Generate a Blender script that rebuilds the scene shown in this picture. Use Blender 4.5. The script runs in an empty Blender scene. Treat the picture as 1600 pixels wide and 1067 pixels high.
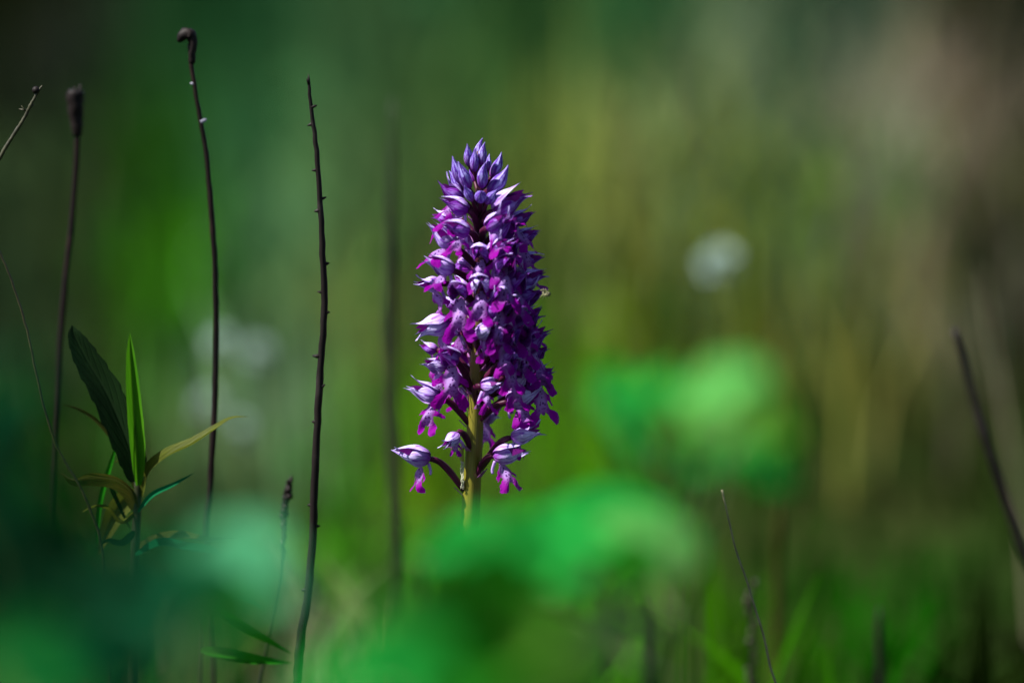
import bpy, math, random
import numpy as np
from mathutils import Vector, Matrix
from mathutils.geometry import delaunay_2d_cdt

random.seed(11)
rng = np.random.default_rng(7)
SC = bpy.context.scene
COL = SC.collection
R = math.radians

# ------------------------------------------------------------------ camera
TILT = R(8.0)
CAM = Vector((0.0, 0.0, 0.45))
FWD = Vector((0.0, math.cos(TILT), -math.sin(TILT)))
UPV = Vector((0.0, math.sin(TILT), math.cos(TILT)))
LENS, SENS = 200.0, 36.0
FOCUS = 1.778
cam = bpy.data.cameras.new("camera")
cam.lens = LENS
cam.sensor_width = SENS
cam.clip_start = 0.05
cam.clip_end = 500.0
cam.dof.use_dof = True
cam.dof.focus_distance = FOCUS - 0.004
cam.dof.aperture_fstop = 4.4
camo = bpy.data.objects.new("camera", cam)
COL.objects.link(camo)
camo.location = CAM
camo.rotation_euler = (R(90) - TILT, 0, 0)
SC.camera = camo

# ------------------------------------------------------------------ sky and sun
SUN_DIR = Vector((-0.58, -0.16, 0.78)).normalized()      # towards the sun: high, left, a little behind the flower
SUN_EL = math.asin(SUN_DIR.z)
SUN_AZ = math.atan2(SUN_DIR.x, SUN_DIR.y)
w = bpy.data.worlds.new("World")
SC.world = w
w.use_nodes = True
wn = w.node_tree
sky = wn.nodes.new("ShaderNodeTexSky")
sky.sky_type = 'NISHITA'
sky.sun_disc = False
sky.sun_elevation = SUN_EL
sky.sun_rotation = SUN_AZ
wn.links.new(sky.outputs[0], wn.nodes["Background"].inputs[0])
wn.nodes["Background"].inputs[1].default_value = 0.05
sl = bpy.data.lights.new("sun", 'SUN')
sl.energy = 5.0
sl.angle = R(0.5)
sl.color = (1.0, 0.95, 0.86)
so = bpy.data.objects.new("sun", sl)
COL.objects.link(so)
so.rotation_euler = SUN_DIR.to_track_quat('Z', 'Y').to_euler()

SC.view_settings.view_transform = 'Standard'
SC.view_settings.look = 'None'
SC.view_settings.gamma = 1.0
SC.view_settings.use_curve_mapping = False
SC.view_settings.exposure = 1.35
SC.render.engine = 'CYCLES'
SC.cycles.use_denoising = True
SC.cycles.max_bounces = 8
SC.cycles.diffuse_bounces = 4
SC.cycles.transmission_bounces = 6
SC.cycles.sample_clamp_indirect = 4.0


# ------------------------------------------------------------------ helpers
def PY(u, v, Y):
    """world point on the vertical plane y=Y seen at photo pixel (u, v) of 1600x1067"""
    sx = (u - 800.0) / 1600.0 * SENS / LENS
    sy = (533.5 - v) / 1600.0 * SENS / LENS
    d = FWD + Vector((sx, 0, 0)) + UPV * sy
    return CAM + d * (Y / d.y)


def project(P):
    """photo pixels for an (n,3) array"""
    q = np.asarray(P) - np.array(CAM)
    dep = q @ np.array(FWD)
    u = 800 + q[:, 0] / dep * LENS / SENS * 1600
    v = 533.5 - (q @ np.array(UPV)) / dep * LENS / SENS * 1600
    return u, v


def px(Y):
    """metres per photo pixel at distance Y"""
    return Y / math.cos(TILT) * SENS / LENS / 1600.0


def mesh_obj(name, verts, faces, mat, parent=None, uvs=None, smooth=True, cols=None):
    me = bpy.data.meshes.new(name)
    me.from_pydata([tuple(v) for v in verts], [], faces)
    if uvs is not None:
        l = me.uv_layers.new(name="UVMap")
        idx = np.empty(len(me.loops), dtype=np.int32)
        me.loops.foreach_get("vertex_index", idx)
        l.data.foreach_set("uv", np.asarray(uvs, dtype=np.float32)[idx].ravel())
    if smooth:
        me.shade_smooth()
    me.materials.append(mat)
    o = bpy.data.objects.new(name, me)
    COL.objects.link(o)
    if parent is not None:
        o.parent = parent
    return o


def inst(name, me, parent=None):
    o = bpy.data.objects.new(name, me)
    COL.objects.link(o)
    if parent is not None:
        o.parent = parent
    return o


def empty(name, loc, parent=None):
    o = bpy.data.objects.new(name, None)
    o.empty_display_size = 0.01
    COL.objects.link(o)
    o.location = loc
    if parent is not None:
        o.parent = parent
    return o


def tag(o, label, cat, group=None, kind=None):
    o["label"] = label
    o["category"] = cat
    if group:
        o["group"] = group
    if kind:
        o["kind"] = kind
    return o


def smooth_path(pts, n):
    """Catmull-Rom through pts -> n+1 Vectors"""
    P = [Vector(p) for p in pts]
    P = [P[0] * 2 - P[1]] + P + [P[-1] * 2 - P[-2]]
    segs = len(P) - 3
    out = []
    for i in range(n + 1):
        t = i / n * segs
        k = min(int(t), segs - 1)
        f = t - k
        a, b, c, d = P[k], P[k + 1], P[k + 2], P[k + 3]
        out.append(0.5 * (2 * b + (c - a) * f + (2 * a - 5 * b + 4 * c - d) * f * f + (3 * b - a - 3 * c + d) * f ** 3))
    return out


def interp(xs, ys, x):
    return float(np.interp(x, xs, ys))


def tube_geo(path, rad, seg=8, ridge=0.0, twist=0.0, bump=0.0, seed=0):
    """verts, faces, uvs of a round tube; rad is a function of t"""
    rr = random.Random(seed)
    n = len(path)
    V, F, U = [], [], []
    t0 = (path[1] - path[0]).normalized()
    nrm = t0.orthogonal().normalized()
    for i, p in enumerate(path):
        a = path[max(i - 1, 0)]
        b = path[min(i + 1, n - 1)]
        t = (b - a).normalized()
        nrm = (nrm - t * nrm.dot(t)).normalized()
        bn = t.cross(nrm)
        s = i / (n - 1)
        r = rad(s)
        for k in range(seg):
            th = 2 * math.pi * k / seg
            q = r * (1 + ridge * math.cos(3 * th + twist * s)) * (1 + bump * rr.uniform(-1, 1))
            V.append(p + (nrm * math.cos(th) + bn * math.sin(th)) * q)
            U.append((s, k / seg))
    for i in range(n - 1):
        for k in range(seg):
            k2 = (k + 1) % seg
            F.append((i * seg + k, i * seg + k2, (i + 1) * seg + k2, (i + 1) * seg + k))
    F.append(tuple(range(seg - 1, -1, -1)))
    F.append(tuple((n - 1) * seg + k for k in range(seg)))
    return V, F, U


def tube(name, path, rad, mat, parent=None, seg=8, **kw):
    V, F, U = tube_geo(path, rad, seg, **kw)
    if parent is not None:
        o = Vector(parent.location)
        V = [v - o for v in V]
    return mesh_obj(name, V, F, mat, parent, U)


# ------------------------------------------------------------------ materials
def new_mat(name):
    m = bpy.data.materials.new(name)
    m.use_nodes = True
    nt = m.node_tree
    nt.nodes.clear()
    return m, nt


def nd(nt, typ, **kw):
    n = nt.nodes.new(typ)
    for k, v in kw.items():
        setattr(n, k, v)
    return n


def ramp(nt, stops, fac):
    r = nd(nt, "ShaderNodeValToRGB")
    el = r.color_ramp.elements
    while len(el) < len(stops):
        el.new(0.5)
    for e, (p, c) in zip(el, stops):
        e.position = p
        e.color = (c[0], c[1], c[2], 1)
    nt.links.new(fac, r.inputs[0])
    return r.outputs[0]


def mathn(nt, op, a, b=None, c=None):
    n = nd(nt, "ShaderNodeMath", operation=op)
    for i, x in enumerate((a, b, c)):
        if x is None:
            continue
        if isinstance(x, (int, float)):
            n.inputs[i].default_value = x
        else:
            nt.links.new(x, n.inputs[i])
    return n.outputs[0]


def mixc(nt, fac, a, b, blend='MIX'):
    n = nd(nt, "ShaderNodeMix", data_type='RGBA', blend_type=blend)
    for s, x in ((n.inputs[0], fac), (n.inputs[6], a), (n.inputs[7], b)):
        if isinstance(x, (int, float)):
            s.default_value = x
        elif isinstance(x, tuple):
            s.default_value = (x[0], x[1], x[2], 1)
        else:
            nt.links.new(x, s)
    return n.outputs[2]


def noise(nt, scale, detail=2, vec=None, out=0):
    n = nd(nt, "ShaderNodeTexNoise")
    n.inputs["Scale"].default_value = scale
    n.inputs["Detail"].default_value = detail
    if vec is not None:
        nt.links.new(vec, n.inputs["Vector"])
    return n.outputs[out]


def finish(nt, col, rough=0.5, spec=0.4, trans=0.0, tcol=None, bump=None, bstr=0.3, bdist=0.0004):
    p = nd(nt, "ShaderNodeBsdfPrincipled")
    nt.links.new(col, p.inputs["Base Color"])
    p.inputs["Roughness"].default_value = rough
    p.inputs["Specular IOR Level"].default_value = spec
    out = nd(nt, "ShaderNodeOutputMaterial")
    if bump is not None:
        b = nd(nt, "ShaderNodeBump")
        b.inputs["Strength"].default_value = bstr
        b.inputs["Distance"].default_value = bdist
        nt.links.new(bump, b.inputs["Height"])
        nt.links.new(b.outputs[0], p.inputs["Normal"])
    if trans > 0:
        t = nd(nt, "ShaderNodeBsdfTranslucent")
        nt.links.new(tcol if tcol is not None else col, t.inputs[0])
        mx = nd(nt, "ShaderNodeMixShader")
        mx.inputs[0].default_value = trans
        nt.links.new(p.outputs[0], mx.inputs[1])
        nt.links.new(t.outputs[0], mx.inputs[2])
        nt.links.new(mx.outputs[0], out.inputs[0])
    else:
        nt.links.new(p.outputs[0], out.inputs[0])


def uv(nt):
    c = nd(nt, "ShaderNodeTexCoord")
    s = nd(nt, "ShaderNodeSeparateXYZ")
    nt.links.new(c.outputs["UV"], s.inputs[0])
    return c.outputs["UV"], s.outputs[0], s.outputs[1]


def objrand(nt):
    return nd(nt, "ShaderNodeObjectInfo").outputs["Random"]


def sepal_material(name, pale, violet, base, vein_amt, trans, lo=0.42, blotch=0.85, vary=0.5):
    m, nt = new_mat(name)
    vec, u, v = uv(nt)
    nz = noise(nt, 5.0, 3, vec)
    # longitudinal veins, wavering a little
    ph = mathn(nt, 'MULTIPLY_ADD', v, 26.0, mathn(nt, 'MULTIPLY', nz, 9.0))
    st = mathn(nt, 'SINE', ph)
    st = mathn(nt, 'MULTIPLY_ADD', st, 0.5, 0.5)
    st = mathn(nt, 'POWER', st, 2.6)
    blot = ramp(nt, [(lo, (0, 0, 0)), (lo + 0.16, (1, 1, 1))], noise(nt, 2.6, 3, vec))
    f = mathn(nt, 'MULTIPLY_ADD', st, vein_amt, mathn(nt, 'MULTIPLY', blot, blotch))
    f = mathn(nt, 'MINIMUM', f, 1.0)
    c = mixc(nt, f, pale, violet)
    basef = ramp(nt, [(0.08, (1, 1, 1)), (0.55, (0, 0, 0))], mathn(nt, 'MULTIPLY_ADD', nz, 0.2, mathn(nt, 'SUBTRACT', u, 0.1)))
    c = mixc(nt, mathn(nt, 'MULTIPLY', basef, 0.85), c, base)
    r = objrand(nt)
    c = mixc(nt, mathn(nt, 'MULTIPLY', r, vary), c, violet)
    bp = mathn(nt, 'ADD', st, nz)
    finish(nt, c, 0.6, 0.12, trans, mixc(nt, 0.55, c, base), bump=bp, bstr=0.35, bdist=0.0003)
    return m


def lip_material():
    m, nt = new_mat("lip_petal")
    vec, u, v = uv(nt)
    nz = noise(nt, 6.0, 3, vec)
    ax = mathn(nt, 'ABSOLUTE', u)
    # pale midrib area of the lip, fading towards the lobes
    cen = ramp(nt, [(0.08, (1, 1, 1)), (0.20, (0, 0, 0))], mathn(nt, 'MULTIPLY_ADD', nz, 0.09, mathn(nt, 'SUBTRACT', ax, 0.045)))
    low = ramp(nt, [(0.45, (1, 1, 1)), (0.8, (0, 0, 0))], v)
    pf = mathn(nt, 'MULTIPLY', cen, low)
    vo = nd(nt, "ShaderNodeTexVoronoi")
    vo.inputs["Scale"].default_value = 13.0
    nt.links.new(vec, vo.inputs["Vector"])
    sp = ramp(nt, [(0.30, (1, 1, 1)), (0.42, (0, 0, 0))], vo.outputs["Distance"])
    lobe = mixc(nt, nz, (0.19, 0.0004, 0.21), (0.34, 0.001, 0.37))
    edge = mixc(nt, mathn(nt, 'MULTIPLY', objrand(nt), 0.5), lobe, (0.10, 0.0008, 0.17))
    pale = mixc(nt, 0.5, (0.32, 0.18, 0.52), (0.42, 0.26, 0.60))
    c = mixc(nt, pf, edge, pale)
    c = mixc(nt, mathn(nt, 'MULTIPLY', sp, mathn(nt, 'MULTIPLY_ADD', pf, 0.8, 0.15)), c, (0.045, 0.0, 0.10))
    finish(nt, c, 0.6, 0.06, 0.45, mixc(nt, 0.25, c, (0.6, 0.006, 0.62)), bump=mathn(nt, 'ADD', nz, sp), bstr=0.4, bdist=0.0004)
    return m


def plain(name, c1, c2, scale, rough=0.6, spec=0.3, trans=0.0, coord="Object", bstr=0.3, bdist=0.0003, stretch=None, tint=0.0, tintc=(0, 0, 0), weather=None):
    m, nt = new_mat(name)
    tc = nd(nt, "ShaderNodeTexCoord")
    vec = tc.outputs[coord]
    if stretch:
        mp = nd(nt, "ShaderNodeMapping")
        mp.inputs["Scale"].default_value = stretch
        nt.links.new(vec, mp.inputs[0])
        vec = mp.outputs[0]
    nz = noise(nt, scale, 4, vec)
    c = ramp(nt, [(0.3, c1), (0.7, c2)], nz)
    if weather:
        wz = noise(nt, scale * 0.35, 3, tc.outputs[coord])
        c = mixc(nt, ramp(nt, [(0.56, (0, 0, 0)), (0.70, (1, 1, 1))], wz), c, weather)
    if tint:
        c = mixc(nt, mathn(nt, 'MULTIPLY', objrand(nt), tint), c, tintc)
    finish(nt, c, rough, spec, trans, bump=nz, bstr=bstr, bdist=bdist)
    return m


def leaf_material(name, c1, c2, vein, trans=0.4, rough=0.45, spec=0.4, tc=None):
    m, nt = new_mat(name)
    vec, u, v = uv(nt)
    nz = noise(nt, 3.5, 4, vec)
    c = ramp(nt, [(0.3, c1), (0.72, c2)], nz)
    # midrib and slanting side veins
    av = mathn(nt, 'ABSOLUTE', mathn(nt, 'SUBTRACT', v, 0.5))
    mid = ramp(nt, [(0.02, (1, 1, 1)), (0.07, (0, 0, 0))], av)
    sv = mathn(nt, 'SINE', mathn(nt, 'MULTIPLY_ADD', u, 62.0, mathn(nt, 'MULTIPLY', av, -38.0)))
    sv = mathn(nt, 'POWER', mathn(nt, 'MULTIPLY_ADD', sv, 0.5, 0.5), 10.0)
    f = mathn(nt, 'MAXIMUM', mid, mathn(nt, 'MULTIPLY', sv, 0.5))
    c = mixc(nt, mathn(nt, 'MULTIPLY', f, 0.6), c, vein)
    tcol = mixc(nt, 0.5, c, tc) if tc else c
    finish(nt, c, rough, spec, trans, tcol, bump=mathn(nt, 'SUBTRACT', nz, f), bstr=0.5, bdist=0.0006)
    return m


M = {}
M["sepal"] = sepal_material("sepal", (0.64, 0.57, 0.97), (0.16, 0.015, 0.42), (0.19, 0.0015, 0.29), 0.42, 0.18, 0.44, 0.5, 0.2)
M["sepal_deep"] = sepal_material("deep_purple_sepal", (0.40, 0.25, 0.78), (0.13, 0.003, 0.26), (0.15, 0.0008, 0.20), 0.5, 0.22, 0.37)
M["bud"] = sepal_material("bud_skin", (0.44, 0.41, 0.88), (0.085, 0.02, 0.30), (0.17, 0.002, 0.18), 0.85, 0.18, 0.40)
M["petal"] = plain("inner_petal", (0.12, 0.001, 0.14), (0.20, 0.003, 0.22), 400, 0.45, 0.3, 0.4)
M["lip"] = lip_material()
M["spur"] = plain("spur", (0.42, 0.25, 0.7), (0.6, 0.42, 0.8), 300, 0.45, 0.3, 0.35)
M["pedicel"] = plain("pedicel", (0.03, 0.002, 0.016), (0.06, 0.005, 0.03), 260, 0.45, 0.2, 0.0)
M["bract"] = plain("bract", (0.30, 0.06, 0.34), (0.45, 0.2, 0.5), 300, 0.5, 0.3, 0.35)
M["twig"] = plain("dry_stem", (0.0035, 0.0025, 0.003), (0.010, 0.006, 0.006), 260, 0.6, 0.15, bstr=0.8, bdist=0.0006, stretch=(1, 1, 0.15), weather=(0.024, 0.019, 0.019))
M["twig_red"] = plain("reddish_dry_stem", (0.0035, 0.002, 0.0024), (0.009, 0.003, 0.0035), 220, 0.6, 0.15, bstr=0.8, bdist=0.0006, stretch=(1, 1, 0.15), weather=(0.020, 0.010, 0.009))
M["twig_olive"] = plain("olive_dry_stem", (0.012, 0.012, 0.005), (0.035, 0.034, 0.012), 300, 0.5, 0.35, bstr=0.6, bdist=0.0003)
M["straw"] = plain("straw_stalk", (0.10, 0.09, 0.05), (0.20, 0.18, 0.11), 200, 0.55, 0.3)
M["grey_bud"] = plain("pale_bud", (0.14, 0.14, 0.20), (0.3, 0.3, 0.38), 300, 0.5, 0.4)
M["green_stem"] = plain("green_stem", (0.05, 0.08, 0.015), (0.09, 0.14, 0.03), 120, 0.45, 0.4)
M["dark_stem"] = plain("dark_green_stem", (0.007, 0.011, 0.004), (0.018, 0.021, 0.007), 150, 0.45, 0.4)
M["leaf_dark"] = leaf_material("dark_leaf", (0.003, 0.012, 0.003), (0.007, 0.024, 0.005), (0.012, 0.03, 0.009), 0.12, 0.6, 0.08)
M["leaf_mid"] = leaf_material("mid_leaf", (0.005, 0.095, 0.002), (0.012, 0.155, 0.004), (0.03, 0.17, 0.01), 0.4, 0.65, 0.03)
M["leaf_bright"] = leaf_material("young_leaf", (0.03, 0.14, 0.003), (0.065, 0.22, 0.006), (0.09, 0.25, 0.015), 0.45, 0.5, 0.2)
M["leaf_olive"] = leaf_material("olive_leaf", (0.022, 0.030, 0.004), (0.055, 0.055, 0.008), (0.07, 0.08, 0.02), 0.35, 0.55, 0.1)
M["leaf_yellow"] = leaf_material("yellow_green_leaf", (0.045, 0.06, 0.005), (0.09, 0.11, 0.010), (0.11, 0.13, 0.03), 0.4, 0.55, 0.12)
M["leaf_teal"] = leaf_material("bluish_leaf", (0.002, 0.075, 0.026), (0.005, 0.12, 0.045), (0.010, 0.14, 0.06), 0.35, 0.65, 0.02)  # blue-green base colour paints in the sky reflected by the leaves
M["leaf_emerald"] = leaf_material("emerald_leaf", (0.006, 0.22, 0.022), (0.016, 0.31, 0.045), (0.03, 0.33, 0.07), 0.45, 0.65, 0.02)
M["leaf_foam"] = leaf_material("seafoam_leaf", (0.05, 0.30, 0.13), (0.09, 0.40, 0.20), (0.11, 0.42, 0.22), 0.4, 0.6, 0.06)
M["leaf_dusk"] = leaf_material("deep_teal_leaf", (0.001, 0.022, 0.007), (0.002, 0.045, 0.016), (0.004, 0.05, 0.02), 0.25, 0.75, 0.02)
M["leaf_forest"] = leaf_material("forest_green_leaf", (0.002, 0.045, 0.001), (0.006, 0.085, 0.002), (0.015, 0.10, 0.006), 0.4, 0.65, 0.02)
M["leaf_pale"] = leaf_material("pale_leaf", (0.06, 0.29, 0.05), (0.10, 0.36, 0.08), (0.13, 0.38, 0.11), 0.4, 0.65, 0.02)
M["white_floret"] = plain("white_floret", (0.34, 0.45, 0.40), (0.48, 0.60, 0.55), 150, 0.6, 0.3, 0.3)
M["head_green"] = plain("flower_head_base", (0.03, 0.06, 0.02), (0.06, 0.1, 0.03), 150, 0.6, 0.3)
M["spider"] = plain("spider_pale", (0.20, 0.19, 0.09), (0.34, 0.32, 0.18), 500, 0.5, 0.3)
M["spider_dark"] = plain("spider_dark", (0.012, 0.012, 0.008), (0.03, 0.03, 0.02), 500, 0.5, 0.3)
M["silk"] = plain("silk", (0.35, 0.36, 0.26), (0.55, 0.55, 0.42), 500, 0.5, 0.3)
M["withered"] = plain("withered_bud", (0.30, 0.32, 0.05), (0.42, 0.42, 0.10), 400, 0.5, 0.4, 0.2)


def orchid_stem_material():
    m, nt = new_mat("orchid_stem")
    tc = nd(nt, "ShaderNodeTexCoord")
    s = nd(nt, "ShaderNodeSeparateXYZ")
    nt.links.new(tc.outputs["UV"], s.inputs[0])
    mp = nd(nt, "ShaderNodeMapping")
    mp.inputs["Scale"].default_value = (6, 40, 1)
    nt.links.new(tc.outputs["UV"], mp.inputs[0])
    nz = noise(nt, 1.0, 4, mp.outputs[0])
    g = ramp(nt, [(0.3, (0.10, 0.095, 0.008)), (0.7, (0.17, 0.155, 0.014))], nz)
    f = ramp(nt, [(0.78, (0, 0, 0)), (0.90, (1, 1, 1))], mathn(nt, 'MULTIPLY_ADD', nz, 0.1, s.outputs[0]))
    c = mixc(nt, f, g, (0.035, 0.003, 0.014))
    finish(nt, c, 0.4, 0.45, bump=nz, bstr=0.5, bdist=0.0004)
    return m


M["orchid_stem"] = orchid_stem_material()


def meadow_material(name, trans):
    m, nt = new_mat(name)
    a = nd(nt, "ShaderNodeAttribute", attribute_name="plant_colour_shade")
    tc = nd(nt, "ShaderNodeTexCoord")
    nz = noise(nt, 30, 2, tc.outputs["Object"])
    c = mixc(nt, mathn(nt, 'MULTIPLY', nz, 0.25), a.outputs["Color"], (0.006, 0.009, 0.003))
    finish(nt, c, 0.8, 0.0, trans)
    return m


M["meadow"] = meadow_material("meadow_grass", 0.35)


def soil_material():
    m, nt = new_mat("soil")
    tc = nd(nt, "ShaderNodeTexCoord")
    n1 = noise(nt, 3.0, 6, tc.outputs["Object"])
    n2 = noise(nt, 90.0, 5, tc.outputs["Object"])
    c = ramp(nt, [(0.35, (0.016, 0.014, 0.007)), (0.5, (0.010, 0.026, 0.004)), (0.68, (0.022, 0.026, 0.008))], n1)
    c = mixc(nt, mathn(nt, 'MULTIPLY', n2, 0.4), c, (0.01, 0.014, 0.005))
    finish(nt, c, 0.95, 0.0, bump=n2, bstr=0.6, bdist=0.01)
    return m


M["soil"] = soil_material()

# ------------------------------------------------------------------ ground
NG = 90
gx = np.concatenate([-np.geomspace(300, 3, 14), np.linspace(-2.6, 2.6, 40), np.geomspace(3, 300, 14)])
gy = np.concatenate([-np.geomspace(300, 2, 12), np.linspace(-1, 9, 60), np.geomspace(10, 400, 14)])


def ground_z(x, y):
    z = 0.010 * np.sin(3.1 * x + 0.7) * np.sin(2.3 * y + 1.1) + 0.006 * np.sin(9 * x + 4 * y)
    return z * np.exp(-((np.abs(x) + np.abs(y)) / 40.0) ** 2)


V = [(x, y, float(ground_z(x, y))) for y in gy for x in gx]
nx = len(gx)
F = [(j * nx + i, j * nx + i + 1, (j + 1) * nx + i + 1, (j + 1) * nx + i) for j in range(len(gy) - 1) for i in range(nx - 1)]
g = mesh_obj("ground", V, F, M["soil"])
g["kind"] = "structure"
g["label"] = "dark soil of the meadow under the grass"

# ------------------------------------------------------------------ meadow: grass and low herbs
# patches by view position, 8-bit tones; light, shade and dark corners painted in
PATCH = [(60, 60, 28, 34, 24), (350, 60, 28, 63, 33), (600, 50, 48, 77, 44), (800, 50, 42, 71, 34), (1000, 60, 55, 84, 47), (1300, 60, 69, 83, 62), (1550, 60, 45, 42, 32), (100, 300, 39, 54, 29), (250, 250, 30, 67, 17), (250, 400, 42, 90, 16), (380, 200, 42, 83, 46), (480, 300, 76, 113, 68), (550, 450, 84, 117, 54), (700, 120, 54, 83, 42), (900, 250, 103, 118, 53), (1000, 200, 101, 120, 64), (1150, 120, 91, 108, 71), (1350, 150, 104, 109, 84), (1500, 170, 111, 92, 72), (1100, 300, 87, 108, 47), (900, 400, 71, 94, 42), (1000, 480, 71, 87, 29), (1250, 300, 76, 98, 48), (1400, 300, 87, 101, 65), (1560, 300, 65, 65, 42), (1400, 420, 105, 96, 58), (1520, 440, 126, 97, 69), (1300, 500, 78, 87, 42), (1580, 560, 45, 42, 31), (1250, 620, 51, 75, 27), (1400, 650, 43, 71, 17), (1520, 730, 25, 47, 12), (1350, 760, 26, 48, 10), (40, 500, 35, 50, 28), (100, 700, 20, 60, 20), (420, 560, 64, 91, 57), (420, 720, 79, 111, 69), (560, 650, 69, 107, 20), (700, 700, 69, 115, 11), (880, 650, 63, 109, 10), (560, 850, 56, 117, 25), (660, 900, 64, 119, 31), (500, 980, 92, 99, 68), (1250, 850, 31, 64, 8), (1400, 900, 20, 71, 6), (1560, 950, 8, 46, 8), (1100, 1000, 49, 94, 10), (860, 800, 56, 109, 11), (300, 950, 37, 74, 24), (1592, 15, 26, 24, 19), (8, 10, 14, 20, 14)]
PALB = [(0.0155, 0.0177, 0.0138), (0.0085, 0.0430, 0.0139), (0.0301, 0.0846, 0.0327), (0.0163, 0.0625, 0.0165), (0.0135, 0.0755, 0.0247), (0.0066, 0.0375, 0.0219), (0.0050, 0.0080, 0.0010), (0.0490, 0.0807, 0.0292), (0.0096, 0.0561, 0.0010), (0.0539, 0.2636, 0.0074), (0.0292, 0.1113, 0.0363), (0.1196, 0.2440, 0.0961), (0.2194, 0.3000, 0.0767), (0.0380, 0.0895, 0.0231), (0.1944, 0.2418, 0.0399), (0.2595, 0.3000, 0.1073), (0.1238, 0.1826, 0.0962), (0.2114, 0.2090, 0.1348), (0.2800, 0.2379, 0.1737), (0.2800, 0.3000, 0.0010), (0.0050, 0.0130, 0.0011), (0.0669, 0.1414, 0.0019), (0.1879, 0.3000, 0.0393), (0.0643, 0.1732, 0.0453), (0.0280, 0.0397, 0.0010), (0.2800, 0.2875, 0.0574), (0.2800, 0.3000, 0.1800), (0.2509, 0.2217, 0.0449), (0.0100, 0.0080, 0.0032), (0.0050, 0.0404, 0.0012), (0.0050, 0.0083, 0.0010), (0.0050, 0.0135, 0.0010), (0.0050, 0.0080, 0.0010), (0.0339, 0.0575, 0.0275), (0.0050, 0.0584, 0.0010), (0.1948, 0.3000, 0.1451), (0.0628, 0.1320, 0.0533), (0.0176, 0.1772, 0.0010), (0.1333, 0.3000, 0.0010), (0.0969, 0.3000, 0.0010), (0.0508, 0.3000, 0.0077), (0.0421, 0.1913, 0.0122), (0.1817, 0.1462, 0.0947), (0.0050, 0.0466, 0.0010), (0.0050, 0.0894, 0.0010), (0.0050, 0.0085, 0.0010), (0.0340, 0.1432, 0.0010), (0.0397, 0.2569, 0.0010), (0.0143, 0.0851, 0.0077), (0.0050, 0.0080, 0.0010), (0.0050, 0.0080, 0.0010)]  # blade base colours with the meadow's light and shade baked in
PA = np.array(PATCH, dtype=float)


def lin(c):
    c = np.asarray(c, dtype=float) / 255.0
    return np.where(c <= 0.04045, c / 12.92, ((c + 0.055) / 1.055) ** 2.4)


def patch_colour_shade(u, v):
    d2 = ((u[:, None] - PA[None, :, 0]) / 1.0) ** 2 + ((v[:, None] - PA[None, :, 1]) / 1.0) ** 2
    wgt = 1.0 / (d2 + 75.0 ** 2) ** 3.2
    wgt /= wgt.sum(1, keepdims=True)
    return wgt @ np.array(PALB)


GAIN = 1.35


def clumps(x, y):
    """different plants grow in clumps: a smooth factor per channel over the ground"""
    a = np.sin(x * 41 + 3 * np.sin(y * 5.1)) * np.sin(y * 7.3 + 2 * np.sin(x * 17)) + 0.6 * np.sin(x * 73 + y * 11 + 1.3) * np.sin(y * 13 - x * 9)
    b = np.sin(x * 29 + y * 6.1 + 0.5) * np.sin(y * 4.7 - x * 13 + 2.0)
    return np.stack([np.exp(0.30 * a + 0.18 * b), np.exp(0.30 * a), np.exp(0.30 * a - 0.15 * b)], 1)


def add_stuff(name, V, F, C, label, cat):
    me = bpy.data.meshes.new(name)
    V = np.asarray(V, dtype=np.float32)
    F = np.asarray(F, dtype=np.int32)
    me.vertices.add(len(V))
    me.vertices.foreach_set("co", V.ravel())
    me.loops.add(F.size)
    me.loops.foreach_set("vertex_index", F.ravel())
    me.polygons.add(len(F))
    me.polygons.foreach_set("loop_start", np.arange(0, F.size, 4, dtype=np.int32))
    me.update(calc_edges=True)
    a = me.attributes.new("plant_colour_shade", 'FLOAT_COLOR', 'POINT')
    a.data.foreach_set("color", np.concatenate([C, np.ones((len(C), 1))], 1).astype(np.float32).ravel())
    me.validate()
    me.shade_smooth()
    me.materials.append(M["meadow"])
    o = bpy.data.objects.new(name, me)
    COL.objects.link(o)
    tag(o, label, cat, kind="stuff")
    return o


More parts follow.
